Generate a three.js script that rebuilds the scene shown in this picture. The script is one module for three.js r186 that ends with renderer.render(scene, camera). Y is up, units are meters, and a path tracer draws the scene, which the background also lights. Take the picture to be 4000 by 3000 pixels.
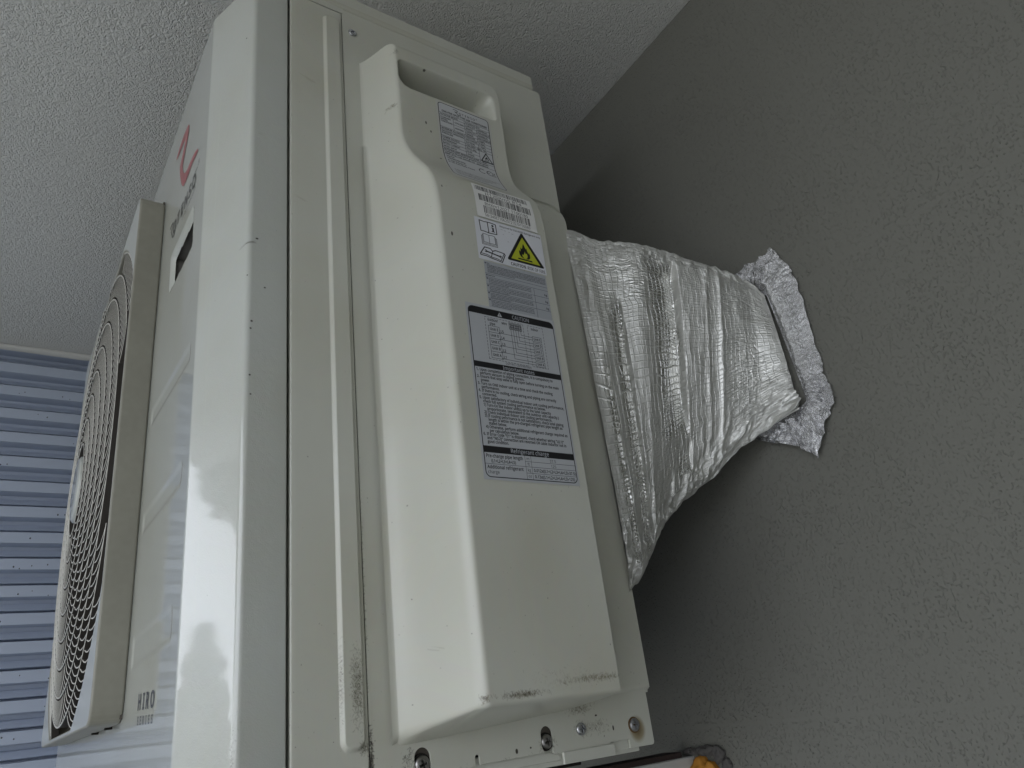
import * as THREE from 'three';
import { mergeGeometries, mergeVertices } from 'three/addons/utils/BufferGeometryUtils.js';
import { RoundedBoxGeometry } from 'three/addons/geometries/RoundedBoxGeometry.js';

// ---------------------------------------------------------------- camera, sky, sun, exposure
const scene = new THREE.Scene();
const camera = new THREE.PerspectiveCamera(54.52, 4 / 3, 0.02, 400);
{
  const cam = new THREE.Vector3(0.5584, 0.0402, 0.5148);
  const right = new THREE.Vector3(0.5476, -0.1191, -0.8282).normalize();
  const fwd = new THREE.Vector3(-0.7364, 0.4015, -0.5446).normalize();
  const up = new THREE.Vector3().crossVectors(right, fwd).normalize();
  const m = new THREE.Matrix4().makeBasis(new THREE.Vector3().crossVectors(fwd, up), up, fwd.clone().negate());
  camera.quaternion.setFromRotationMatrix(m);
  camera.position.copy(cam);
}
const EXPOSURE = 1.6;
const SKY = 1.7;
{
  const w = 256, h = 128, d = new Float32Array(w * h * 4);
  for (let y = 0; y < h; y++) {
    const el = ((y + 0.5) / h - 0.5) * Math.PI, s = Math.max(0, Math.sin(el));
    for (let x = 0; x < w; x++) {
      const a = x / w * Math.PI * 2;
      const cl = 1 + 0.05 * Math.sin(a * 2 + 3 * s + 0.6) * Math.sin(5 * s + a) + 0.03 * Math.sin(a * 5 + 9 * s);
      const L = SKY * (1.0 + 0.25 * s) * cl, i = (y * w + x) * 4;
      d[i] = L * 0.935; d[i + 1] = L * 0.985; d[i + 2] = L * 1.08; d[i + 3] = 1;
    }
  }
  const t = new THREE.DataTexture(d, w, h, THREE.RGBAFormat, THREE.FloatType);
  t.mapping = THREE.EquirectangularReflectionMapping; t.magFilter = THREE.LinearFilter; t.needsUpdate = true;
  scene.background = t; scene.environment = t; scene.environmentIntensity = 1;
}
const sun = new THREE.DirectionalLight(0xfff0dc, 1.5);
sun.position.set(2.5, 9, -4.5); sun.target.position.set(0, 0, 0);
sun.castShadow = true; sun.shadow.radius = 22; sun.shadow.mapSize.set(1024, 1024);
Object.assign(sun.shadow.camera, { left: -8, right: 8, top: 8, bottom: -8, near: 0.1, far: 40 });
scene.add(sun, sun.target);
const renderer = new THREE.WebGLRenderer({ antialias: true });
renderer.setSize(1024, 768);
renderer.toneMapping = THREE.LinearToneMapping;
renderer.toneMappingExposure = EXPOSURE;
renderer.shadowMap.enabled = true;

// ---------------------------------------------------------------- helpers
let seed = 7;
const rnd = () => { seed = (seed + 0x6d2b79f5) | 0; let t = Math.imul(seed ^ (seed >>> 15), 1 | seed); t = (t + Math.imul(t ^ (t >>> 7), 61 | t)) ^ t; return ((t ^ (t >>> 14)) >>> 0) / 4294967296; };
const R = (a, b) => a + (b - a) * rnd();
const clamp = (x, a = 0, b = 1) => Math.min(b, Math.max(a, x));
const lerp = (a, b, t) => a + (b - a) * t;
const ss = (a, b, x) => { const t = clamp((x - a) / (b - a)); return t * t * (3 - 2 * t); };
const smin = (a, b, k) => { const h = Math.max(k - Math.abs(a - b), 0) / k; return Math.min(a, b) - h * h * k / 4; };
const smax = (a, b, k) => -smin(-a, -b, k);
const table = (T, x) => { if (x <= T[0][0]) return T[0][1]; for (let i = 1; i < T.length; i++) if (x <= T[i][0]) return lerp(T[i - 1][1], T[i][1], (x - T[i - 1][0]) / (T[i][0] - T[i - 1][0])); return T[T.length - 1][1]; };
const curve = (T, x) => { // smooth Catmull-Rom through rows [x, ...values]
  let i = 0; while (i < T.length - 2 && x > T[i + 1][0]) i++;
  const p0 = T[Math.max(0, i - 1)], p1 = T[i], p2 = T[i + 1], p3 = T[Math.min(T.length - 1, i + 2)], t = clamp((x - p1[0]) / (p2[0] - p1[0]));
  return p1.slice(1).map((_, k) => { k++; const a = p0[k], b = p1[k], c = p2[k], d = p3[k]; return b + 0.5 * t * (c - a + t * (2 * a - 5 * b + 4 * c - d + t * (3 * (b - c) + d - a))); });
};
const range = (a, b, n) => Array.from({ length: n + 1 }, (_, i) => a + (b - a) * i / n);
const hash = (x, y) => { let n = Math.imul(x, 374761393) + Math.imul(y, 668265263) | 0; n = Math.imul(n ^ (n >>> 13), 1274126177); return ((n ^ (n >>> 16)) >>> 0) / 4294967296; };
const noise2 = (x, y, p = 1 << 20) => { // value noise, period p cells
  const xi = Math.floor(x), yi = Math.floor(y), fx = x - xi, fy = y - yi, u = fx * fx * (3 - 2 * fx), v = fy * fy * (3 - 2 * fy), m = (k) => ((k % p) + p) % p;
  const a = hash(m(xi), m(yi)), b = hash(m(xi + 1), m(yi)), c = hash(m(xi), m(yi + 1)), d = hash(m(xi + 1), m(yi + 1));
  return a + (b - a) * u + (c - a) * v + (a - b - c + d) * u * v;
};
const noise3 = (x, y, z) => lerp(noise2(x + 17.3 * Math.floor(z), y + 5.1 * Math.floor(z)), noise2(x + 17.3 * (Math.floor(z) + 1), y + 5.1 * (Math.floor(z) + 1)), ss(0, 1, z - Math.floor(z)));
const names = {};
const numbered = (n) => { const k = names[n] = (names[n] ?? -1) + 1; return k ? n + '_' + String(k).padStart(3, '0') : n; };
const shade = (o) => { o.castShadow = true; o.receiveShadow = true; return o; };
function thing(name, label, category, pos, group) {
  const o = new THREE.Group(); o.name = numbered(name); o.position.set(...pos); o.userData = { label, category };
  if (group) o.userData.group = group;
  scene.add(o); return o;
}
function part(name, geo, mat, parent, label) { // geometry in world coordinates, moved into its thing's frame
  let root = parent; while (root.parent && root.parent !== scene) root = root.parent;
  const o = shade(new THREE.Mesh(geo, mat)); o.name = numbered(name);
  if (!geo.userData.local) geo.translate(-root.position.x, -root.position.y, -root.position.z);
  if (label) o.userData.label = label;
  parent.add(o); return o;
}
function whole(name, geo, mat, data) { const o = shade(new THREE.Mesh(geo, mat)); o.name = numbered(name); o.userData = data; scene.add(o); return o; }
// a sheet over two parameter lists
function sheet(us, vs, fn, uvFn, closeU = false) {
  const nu = us.length, nv = vs.length, pos = new Float32Array(nu * nv * 3), uv = new Float32Array(nu * nv * 2), idx = [];
  for (let j = 0, k = 0; j < nv; j++) for (let i = 0; i < nu; i++, k++) {
    const p = fn(us[i], vs[j], i, j); pos.set(p, k * 3); uv.set(uvFn ? uvFn(us[i], vs[j], p) : [i / (nu - 1), j / (nv - 1)], k * 2);
  }
  for (let j = 0; j < nv - 1; j++) for (let i = 0; i < nu - 1; i++) { const a = j * nu + i, b = a + 1, c = a + nu, d = c + 1; idx.push(a, b, d, a, d, c); }
  const g = new THREE.BufferGeometry();
  g.setAttribute('position', new THREE.BufferAttribute(pos, 3)); g.setAttribute('uv', new THREE.BufferAttribute(uv, 2)); g.setIndex(idx); g.computeVertexNormals();
  if (closeU) { const n = g.attributes.normal; for (let j = 0; j < nv; j++) { const a = j * nu, b = a + nu - 1, v = new THREE.Vector3(n.getX(a) + n.getX(b), n.getY(a) + n.getY(b), n.getZ(a) + n.getZ(b)).normalize(); n.setXYZ(a, v.x, v.y, v.z); n.setXYZ(b, v.x, v.y, v.z); } }
  return g;
}
function box(x0, x1, y0, y1, z0, z1, r = 0) {
  const g = r ? new RoundedBoxGeometry(x1 - x0, y1 - y0, z1 - z0, 3, r) : new THREE.BoxGeometry(x1 - x0, y1 - y0, z1 - z0);
  return g.translate((x0 + x1) / 2, (y0 + y1) / 2, (z0 + z1) / 2);
}
function worldUV(g, fn) { const p = g.attributes.position, u = new Float32Array(p.count * 2); for (let i = 0; i < p.count; i++) u.set(fn(p.getX(i), p.getY(i), p.getZ(i)), i * 2); g.setAttribute('uv', new THREE.BufferAttribute(u, 2)); return g; }
const plain = (g) => { const o = g.index ? g.toNonIndexed() : g; for (const k of Object.keys(o.attributes)) if (!['position', 'normal', 'uv'].includes(k)) o.deleteAttribute(k); return o; };
const merge = (l) => mergeGeometries(l.map(plain));
function gray(size, fn, srgb, high = size) { // texture from a height function on the unit tile
  const d = new Uint8Array(size * high * 4);
  for (let y = 0; y < high; y++) for (let x = 0; x < size; x++) { const v = fn((x + 0.5) / size, (y + 0.5) / high), i = (y * size + x) * 4; if (typeof v === 'number') d[i] = d[i + 1] = d[i + 2] = clamp(v) * 255; else { d[i] = clamp(v[0]) * 255; d[i + 1] = clamp(v[1]) * 255; d[i + 2] = clamp(v[2]) * 255; } d[i + 3] = 255; }
  const t = new THREE.DataTexture(d, size, high); t.magFilter = THREE.LinearFilter; t.wrapS = t.wrapT = THREE.RepeatWrapping; t.needsUpdate = true;
  if (srgb) t.colorSpace = THREE.SRGBColorSpace; return t;
}
const rep = (t, x, y = x) => { const c = t.clone(); c.repeat.set(x, y); c.needsUpdate = true; return c; };
function canvasTex(w, h, draw, srgb = true) {
  const c = document.createElement('canvas'); c.width = w; c.height = h; draw(c.getContext('2d'), w, h);
  const t = new THREE.CanvasTexture(c); if (srgb) t.colorSpace = THREE.SRGBColorSpace; t.wrapS = t.wrapT = THREE.ClampToEdgeWrapping; return t;
}
const lin = (r, g, b) => new THREE.Color().setRGB(r, g, b);
const std = (o) => new THREE.MeshStandardMaterial(o), phy = (o) => new THREE.MeshPhysicalMaterial(o);

// ---------------------------------------------------------------- surface textures
const T = {};
T.wall = gray(1536, (u, v) => { // fine trowelled plaster: smooth skin with small torn pits
  const a = noise2(u * 9, v * 9, 9), b = noise2(u * 190, v * 150, 1 << 20), pit = noise2(u * 330, v * 230 + 9), m = noise2(u * 11 + 3, v * 11 + 8);
  const edge = Math.min(u, 1 - u, v, 1 - v), k = ss(0, 0.01, edge);
  return 0.62 + 0.08 * (a - 0.5) + k * (0.10 * (b - 0.5) + 0.05 * (noise2(u * 420, v * 420) - 0.5) - 0.5 * ss(0.70, 0.9, pit) * (0.7 + 0.3 * ss(0.3, 0.7, m)) + 0.08 * ss(0.72, 0.9, noise2(u * 160 + 50, v * 130 + 3)));
});
T.ceil = gray(1536, (u, v) => { // roughcast
  const edge = Math.min(u, 1 - u, v, 1 - v), k = ss(0, 0.006, edge);
  const wx = noise2(u * 70, v * 70) - 0.5, wy = noise2(u * 70 + 31, v * 70 + 17) - 0.5;
  const a = noise2(u * 120 + 1.6 * wx, v * 120 + 1.6 * wy), b = noise2(u * 250 + wx * 2, v * 250), c = noise2(u * 30, v * 30), d = noise2(u * 520, v * 520);
  return 0.5 + k * (0.62 * (Math.abs(a - 0.5) * 2 - 0.35) * 0.8 + 0.34 * (b - 0.5) + 0.12 * (c - 0.5) + 0.12 * (d - 0.5));
});
T.peel = gray(512, (u, v) => 0.5 + 0.35 * (noise2(u * 90, v * 90, 90) - 0.5) + 0.2 * (noise2(u * 200, v * 200, 200) - 0.5) + 0.4 * (noise2(u * 20, v * 20, 20) - 0.5));
T.grime = gray(1024, (u, v) => { const a = noise2(u * 8, v * 8, 8), b = noise2(u * 40, v * 40, 40), c = noise2(u * 200, v * 200, 200); return 0.93 + 0.05 * (a - 0.5) + 0.03 * (b - 0.5) + 0.03 * (c - 0.5); }, true);
T.floor = gray(512, (u, v) => 0.7 + 0.12 * (noise2(u * 12, v * 12, 12) - 0.5) + 0.1 * (noise2(u * 90, v * 90, 90) - 0.5), true);

// ---------------------------------------------------------------- materials
const WHITE = [0.585, 0.59, 0.525];
const M = {
  casing: phy({ color: lin(...WHITE), roughness: 0.36, clearcoat: 0.35, clearcoatRoughness: 0.22, bumpMap: rep(T.peel, 9), bumpScale: 0.00002 }),
  front: phy({ color: lin(0.535, 0.555, 0.52), roughness: 0.3, clearcoat: 1, clearcoatRoughness: 0.05, bumpScale: 0.00016 }),
  front2: phy({ color: lin(0.52, 0.54, 0.52), roughness: 0.35, clearcoat: 0.6, clearcoatRoughness: 0.15 }),
  grille: phy({ color: lin(0.56, 0.545, 0.49), roughness: 0.42, clearcoat: 0.25, clearcoatRoughness: 0.25 }),
  grilleShadeSide: phy({ color: lin(0.33, 0.32, 0.265), roughness: 0.5, clearcoat: 0.15, clearcoatRoughness: 0.3, map: T.grime }),  // shade on the frame sides put into the colour, plus faint grime
  darkenedWeb: std({ color: lin(0.045, 0.039, 0.033), roughness: 0.65 }),  // darkness deep in the grille painted as a dark brown
  dark: std({ color: lin(0.02, 0.018, 0.016), roughness: 0.8 }),
  cavity: std({ color: lin(0.10, 0.085, 0.07), roughness: 0.7 }),
  seam: std({ color: lin(0.015, 0.013, 0.01), roughness: 0.9 }),
  steel: std({ color: lin(0.55, 0.56, 0.58), roughness: 0.25, metalness: 1 }),
  dullSteel: std({ color: lin(0.36, 0.36, 0.37), roughness: 0.42, metalness: 0.9 }),
  sooty: std({ color: lin(0.34, 0.33, 0.32), roughness: 0.28, metalness: 1 }),
  rust: std({ color: lin(0.16, 0.10, 0.045), roughness: 0.9 }),
  wall: std({ color: lin(0.170, 0.170, 0.149), roughness: 0.95, bumpMap: T.wall, bumpScale: 0.0016 }),
  ceiling: std({ color: lin(0.68, 0.68, 0.65), roughness: 0.95, bumpMap: T.ceil, bumpScale: 0.0023 }),
  bead: std({ color: lin(0.62, 0.62, 0.60), roughness: 0.9 }),
  metal: phy({ color: lin(0.47, 0.53, 0.65), roughness: 0.5, metalness: 0, clearcoat: 0.2, clearcoatRoughness: 0.3 }),
  floor: std({ color: lin(0.30, 0.295, 0.27), roughness: 0.7, map: rep(T.floor, 1) }),
  bracket: phy({ color: lin(0.60, 0.61, 0.60), roughness: 0.4, clearcoat: 0.3 }),
};

// ---------------------------------------------------------------- the place: wall, ceiling, side wall, floor, garden
const YAW = 0.0276, CEIL = 0.925, SIDE = -1.27, FLOOR = -1.70;
const wallZ = (x) => -0.199 + YAW * (x - 0);
{
  const g = sheet(range(SIDE - 0.4, 3.2, 2), range(FLOOR - 0.2, CEIL + 0.35, 2), (x, y) => [x, y, wallZ(x)], (x, y) => [x / 0.44, y / 0.44]);
  const back = sheet([3.2, SIDE - 0.4], [FLOOR - 0.2, CEIL + 0.35], (x, y) => [x, y, wallZ(x) - 0.3]);
  const rims = [box(SIDE - 0.4, 3.2, CEIL + 0.35, CEIL + 0.36, -0.55, -0.25), box(SIDE - 0.41, SIDE - 0.4, FLOOR - 0.2, CEIL + 0.35, -0.55, -0.25), box(3.2, 3.21, FLOOR - 0.2, CEIL + 0.35, -0.4, -0.12)];
  whole('rear_wall', merge([g, back, ...rims]), M.wall, { label: 'grey pitted plaster wall behind the air conditioner', category: 'wall' });
  // ceiling slab: underside with the roughcast, thick slab above
  const x0 = SIDE - 0.02, x1 = 3.2, z1 = 1.95;
  const under = sheet([x0, x1], [1, 0], (x, v) => [x, CEIL, v ? z1 : wallZ(x) + 0.0005], (x, v) => [x / 0.35, (v ? z1 : -0.2) / 0.35]);
  const slab = worldUV(box(x0, x1, CEIL + 0.002, CEIL + 0.3, -0.19, z1), (x, y, z) => [x / 0.42, z / 0.42]);
  whole('ceiling', merge([under, slab]), M.ceiling, { label: 'pale roughcast ceiling slab above the air conditioner', category: 'ceiling', kind: 'structure' });
  // rounded plaster bead along the side wall
  const bead = sheet(range(-0.2, 1.95, 60), range(0, 1, 6), (z, v) => { const a = v * Math.PI / 2, r = 0.011 + 0.002 * (noise2(z * 30, 3) - 0.5); return [SIDE + 0.0125 + r * Math.cos(a) - 0.002, CEIL - 0.001 - r * 0.9 * Math.sin(a) + 0.0015 * (noise2(z * 60, v * 3) - 0.5), z]; }, (z, v) => [z, v]);
  whole('plaster_bead', bead, M.bead, { label: 'whitish plaster edge bead where ceiling meets the ribbed metal wall', category: 'trim' });
  // plastered wall out of view, added to cut and bounce the side light
  whole('added_side_wall', worldUV(box(2.2, 2.45, FLOOR - 0.2, CEIL - 0.001, -0.13, 1.9), (x, y, z) => [z / 0.55, y / 0.55]), M.bead, { label: 'added unseen white plaster wall that shapes the light on the unit side', category: 'wall' });
  // floor
  whole('balcony_floor', worldUV(box(SIDE - 0.3, 3.2, FLOOR - 0.15, FLOOR, -0.25, 2.0), (x, y, z) => [x / 0.6, z / 0.6]), M.floor, { kind: 'structure', label: 'pale grey tiled balcony floor under the air conditioner', category: 'floor' });
}
{ // horizontal ribbed metal cladding, one sheet per rib so each rib can be told apart
  const root = thing('metal_wall', 'blue grey wall of horizontal ribbed metal sheet left of the fan', 'metal wall', [SIDE, FLOOR, 0.8]);
  const P = 0.0548, prof = [[0, 0], [0.0004, 0.0006], [0.0220, 0.0006], [0.0226, 0], [0.0234, -0.034], [0.0315, -0.036], [0.0335, -0.0265], [0.0395, -0.0205], [0.0402, -0.0192], [0.0478, -0.0105], [0.0486, -0.0115], [0.0498, -0.036], [0.0543, -0.036], [0.0547, -0.001], [0.0548, 0]];
  const zs = [-0.22, 1.62];
  const rib = sheet(zs, prof.map((_, i) => i), (z, i) => [SIDE + prof[i][1], -prof[i][0], z], (z, i) => [z, prof[i][0]]);
  const sharp = rib.toNonIndexed(); sharp.computeVertexNormals();
  for (let k = 0; k < 48; k++) {
    const y = 0.8892 + 0.0548 - P * k, g = sharp;
    const o = shade(new THREE.Mesh(g, M.metal)); o.name = numbered('rib');
    o.position.set(-SIDE, y - FLOOR, -0.8); root.add(o);
  }
  part('backing', box(SIDE - 0.16, SIDE - 0.04, FLOOR - 0.2, CEIL + 0.3, -0.5, 1.61), M.metal, root);
  const spots = []; // dried drips on the crests
  for (let k = 2; k < 16; k++) for (let n = 0; n < 6; n++) { const z = R(0.34, 0.66), y = 0.8892 - P * (k - 1) - R(0.008, 0.021), s = R(0.0008, 0.0017); spots.push(new THREE.SphereGeometry(s, 8, 6).scale(0.35, R(0.8, 1.6), 1).translate(SIDE + 0.0006, y, z)); }
  part('dirt_spots', merge(spots), std({ color: lin(0.10, 0.10, 0.12), roughness: 0.9 }), root).userData.kind = 'stuff';
}
{ // garden outside, mirrored in the glossy front panel
  whole('ground', new THREE.PlaneGeometry(400, 400, 1, 1).rotateX(-Math.PI / 2).translate(0, FLOOR - 0.16, 0), std({ color: lin(0.62, 0.62, 0.58), roughness: 1, map: rep(T.floor, 200) }), { kind: 'structure', label: 'pale gravel ground in front of the balcony', category: 'ground' });
  const leafM = std({ color: lin(0.035, 0.055, 0.025), roughness: 0.8, side: THREE.DoubleSide }), barkM = std({ color: lin(0.08, 0.06, 0.045), roughness: 1 });
  function leaves(n, at, size) {
    const p = new Float32Array(n * 9), v = new THREE.Vector3(), a = new THREE.Vector3(), b = new THREE.Vector3();
    for (let i = 0; i < n; i++) { at(v); a.set(R(-1, 1), R(-1, 1), R(-1, 1)).normalize(); b.set(R(-1, 1), R(-1, 1), R(-1, 1)).normalize(); const s = size * R(0.6, 1.4); p.set([v.x - a.x * s, v.y - a.y * s, v.z - a.z * s, v.x + a.x * s, v.y + a.y * s, v.z + a.z * s, v.x + b.x * s * 1.3, v.y + b.y * s * 1.3, v.z + b.z * s * 1.3], i * 9); }
    const g = new THREE.BufferGeometry(); g.setAttribute('position', new THREE.BufferAttribute(p, 3)); g.computeVertexNormals(); return g;
  }
  const conifer = (x, z, h, r, label) => {
    const y0 = FLOOR - 0.16, t = thing('fir_tree', label, 'tree', [x, y0, z]);
    part('trunk', new THREE.CylinderGeometry(0.03, 0.14, h * 0.95, 8).translate(x, y0 + h * 0.475, z), barkM, t);
    part('crown', leaves(16000, (v) => { const q = Math.pow(rnd(), 0.75), tier = 0.75 + 0.25 * Math.cos(q * 40), rr = r * q * tier * Math.sqrt(R(0.15, 1)), a = R(0, 6.283); v.set(x + rr * Math.cos(a), y0 + 0.35 + (h - 0.35) * (1 - q) - 0.12 * rr, z + rr * Math.sin(a)); }, 0.12), leafM, t);
  };
  const broad = (x, z, cy, rx, ry, label) => {
    const y0 = FLOOR - 0.16, t = thing('broadleaf_tree', label, 'tree', [x, y0, z]);
    part('trunk', new THREE.CylinderGeometry(0.12, 0.24, cy - y0, 10).translate(x, (cy + y0) / 2, z), barkM, t);
    const cl = Array.from({ length: 90 }, () => { const d = new THREE.Vector3(R(-1, 1), R(-1, 1), R(-1, 1)).normalize().multiplyScalar(R(0.6, 0.9)); return [x + d.x * rx, cy + d.y * ry, z + d.z * rx, R(0.35, 0.6)]; });
    part('crown', leaves(20000, (v) => { const c = cl[Math.floor(rnd() * cl.length)], d = new THREE.Vector3(R(-1, 1), R(-1, 1), R(-1, 1)).normalize().multiplyScalar(c[3] * Math.cbrt(rnd())); v.set(c[0] + d.x, c[1] + d.y, c[2] + d.z); }, 0.13), leafM, t);
  };
  conifer(-9.05, 12.2, 4.0, 2.0, 'slender dark fir tree in the garden beyond the balcony');
  conifer(-11.6, 12.6, 2.7, 1.3, 'low wide fir tree in the garden, beside the taller one');
  broad(-5.25, 11.2, 4.3, 2.6, 2.0, 'large round dark broadleaf tree in the garden beyond the balcony');
  broad(-1.9, 12.6, 3.4, 2.2, 2.9, 'taller than wide dark broadleaf tree, right of the round one in the garden');
}

// ---------------------------------------------------------------- the air conditioner
const ac = thing('air_conditioner', 'large off white outdoor air conditioner unit with round fan grille and rating labels', 'air conditioner', [-0.473, -0.03, 0.19]);
const XL = -0.946, ZC = 0.367, ANG = 20 * Math.PI / 180, FW = 0.0728, ZF = ZC + FW * Math.sin(ANG), XF = -FW * Math.cos(ANG), TOP = 0.779;

{ // front panel: side return, bend, slanted facet, bend, front face with the embossed recesses
  const P = []; // outline [x, z]
  const arc = (cx, cz, r, a0, a1, n) => { for (let i = 0; i <= n; i++) { const a = lerp(a0, a1, i / n); P.push([cx + r * Math.cos(a), cz + r * Math.sin(a)]); } };
  P.push([-0.012, 0.3322], [-0.0012, 0.3322], [0, 0.3334], [0, 0.350]);
  const fdir = Math.PI / 2 - ANG, r1 = 0.006, r2 = 0.014; // facet normal angle (from +X towards +Z)
  { const t = r1 * Math.tan((Math.PI / 2 - ANG) / 2); arc(-r1, ZC - t, r1, 0, fdir, 8); }
  const t2 = r2 * Math.tan(ANG / 2);
  { const c = [XF - t2, ZF - r2]; const e = [c[0] + r2 * Math.cos(fdir), c[1] + r2 * Math.sin(fdir)], s = P[P.length - 1]; for (let i = 1; i < 10; i++) P.push([lerp(s[0], e[0], i / 10), lerp(s[1], e[1], i / 10)]); arc(c[0], c[1], r2, fdir, Math.PI / 2, 6); }
  const xs0 = P[P.length - 1][0];
  for (let x = xs0 - 0.002; x > -0.31; x -= 0.0021) P.push([x, ZF]);
  for (let i = 0; i <= 6; i++) P.push([lerp(-0.32, XL + 0.02, i / 6), ZF]);
  arc(XL + 0.014, ZF - 0.014, 0.014, Math.PI / 2, Math.PI, 6);
  P.push([XL, 0.34], [XL, 0.3322], [XL + 0.012, 0.3322]);
  // distance into a quadrilateral (convex, anticlockwise or clockwise): negative inside
  const quad = (q) => { const c = [0, 1].map((k) => q.reduce((s, p) => s + p[k], 0) / 4); return (x, y) => { let d = -1; for (let i = 0; i < 4; i++) { const a = q[i], b = q[(i + 1) % 4], ex = b[0] - a[0], ey = b[1] - a[1], l = Math.hypot(ex, ey); let nx = ey / l, ny = -ex / l; if ((c[0] - a[0]) * nx + (c[1] - a[1]) * ny > 0) { nx = -nx; ny = -ny; } const s = (x - a[0]) * nx + (y - a[1]) * ny; d = i ? smax(d, s, 0.006) : s; } return d; }; };
  const q0 = quad([[-0.118, 0.5535], [-0.1155, 0.5075], [-0.2225, 0.5155], [-0.2265, 0.5605]]);
  const qa = quad([[-0.088, 0.385], [-0.089, 0.364], [-0.279, 0.372], [-0.279, 0.393]]);
  const qb = quad([[-0.092, 0.272], [-0.096, 0.249], [-0.279, 0.252], [-0.279, 0.275]]);
  const qc = quad([[-0.098, 0.1525], [-0.096, 0.1235], [-0.279, 0.1205], [-0.279, 0.152]]);
  const relief = (x, y) => {
    if (x > -0.08 || x < -0.3) return 0;
    const d = q0(x, y); let z = 0;
    if (d < 0.004) z += 0.0012 * ss(0.004, 0.001, d) + 0.0028 * ss(0.0, -0.0042, d);
    for (const q of [qa, qb, qc]) { const e = q(x, y); if (e < 0.001) z += 0.0009 * ss(0.001, -0.006, e); }
    return z;
  };
  const ys = [0, 0.001, ...range(0.004, TOP - 0.006, 352), TOP - 0.004, TOP - 0.002, TOP - 0.0008, TOP];
  let len = 0; const L = P.map((p, i) => (len += i ? Math.hypot(p[0] - P[i - 1][0], p[1] - P[i - 1][1]) : 0));
  const inset = (y) => y > TOP - 0.004 ? 0.004 - Math.sqrt(Math.max(0, 0.004 ** 2 - (y - TOP + 0.004) ** 2)) : 0;
  const skin = sheet(P.map((_, i) => i), ys, (i, y) => { const [x, z] = P[i]; const k = inset(y); return [lerp(x, -0.47, k * 1.2), y, z - k * 0.8 - (z === ZF ? relief(x, y) : 0)]; }, (i, y) => [L[i], y]);
  const lidTop = new THREE.Shape(P.map((p) => new THREE.Vector2(p[0] * 0.994 - 0.002, p[1] - 0.004)));
  const cap = new THREE.ShapeGeometry(lidTop).rotateX(-Math.PI / 2).scale(1, 1, -1).translate(0, TOP - 0.0003, 0);
  { // open the hand hole
    const p = skin.attributes.position, ix = skin.index.array, keep = []; for (let i = 0; i < ix.length; i += 3) { const a = ix[i], b = ix[i + 1], c = ix[i + 2], in_ = (k) => p.getX(k) < -0.08 && p.getX(k) > -0.3 && p.getZ(k) > 0.35 && q0(p.getX(k), p.getY(k)) < -0.0036; if (!(in_(a) && in_(b) && in_(c))) keep.push(a, b, c); } skin.setIndex(keep);
  }
  part('front_panel', merge([skin, cap]), M.front, ac);
  part('hand_hole', merge([box(-0.235, -0.11, 0.500, 0.568, ZF - 0.041, ZF - 0.040), box(-0.2245, -0.2235, 0.505, 0.563, ZF - 0.040, ZF - 0.0035), box(-0.1195, -0.1185, 0.505, 0.563, ZF - 0.040, ZF - 0.0035), box(-0.2235, -0.1195, 0.5085, 0.5095, ZF - 0.040, ZF - 0.0035), box(-0.2235, -0.1195, 0.5585, 0.5595, ZF - 0.040, ZF - 0.0035)]), std({ color: lin(0.17, 0.165, 0.15), roughness: 0.6 }), ac, 'dark grey hand hole with a pale bevelled rim');
  part('recess_stub', box(-0.187, -0.184, 0.5335, 0.5355, ZF - 0.030, ZF - 0.018, 0.0008), M.dark, ac);
}
// dark body behind the skins, seen only through the gaps
part('inner_body', merge([box(XL + 0.003, -0.012, 0.004, TOP + 0.02, 0.006, 0.3318), box(XL + 0.003, -0.006, 0.003, TOP, 0.331, 0.3335)]), M.seam, ac);

// dirt painted into the skins of the side: small specks, scuffs and grime with their own shapes
const marks = (c, toPx, list) => { for (const [y, z, w, h, a, col, rot = 0] of list) { const [px, py, s] = toPx(y, z); c.save(); c.translate(px, py); c.rotate(rot); c.fillStyle = col || 'rgba(40,36,28,' + a + ')'; c.beginPath(); c.ellipse(0, 0, w * s, h * s, 0, 0, 7); c.fill(); c.restore(); } };
const scratch = (c, toPx, y, z, dy, dz, n, a, col = '40,36,26') => { for (let i = 0; i < n; i++) { const [x0, y0, s] = toPx(y + R(-1, 1) * 0.0012, z + R(-1, 1) * 0.002), k = R(0.3, 1); c.strokeStyle = `rgba(${col},${0.5 * a * R(0.3, 1)})`; c.lineWidth = R(0.00008, 0.00025) * s; c.beginPath(); c.moveTo(x0, y0); c.lineTo(x0 - dz * k * s, y0 - dy * k * s); c.stroke(); } };
const cloud = (c, toPx, y, z, ry, rz, n, size, a, col = '52,46,34') => { for (let i = 0; i < n; i++) { const g = () => (rnd() + rnd() + rnd() - 1.5) / 1.5, [x0, y0, s] = toPx(y + g() * ry, z + g() * rz); c.strokeStyle = c.fillStyle = `rgba(${col},${0.5 * a * R(0.25, 1)})`; c.lineWidth = size * R(0.3, 0.8) * s; c.beginPath(); c.moveTo(x0, y0); c.quadraticCurveTo(x0 + R(-3, 3) * size * s, y0 + R(-3, 3) * size * s, x0 + R(-3, 3) * size * s, y0 + R(-3, 3) * size * s); c.stroke(); } };
const dust = (c, toPx, n, y0, y1, z0, z1) => { for (let i = 0; i < n; i++) { const [x, y, s] = toPx(R(y0, y1), R(z0, z1)); const r = R(0.0001, 0.0003) * (rnd() < 0.06 ? 1.9 : 1); c.fillStyle = `rgba(45,40,32,${R(0.1, 0.5)})`; c.beginPath(); c.ellipse(x, y, r * s, r * s * R(0.6, 1.8), R(0, 3), 0, 7); c.fill(); } };
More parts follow.
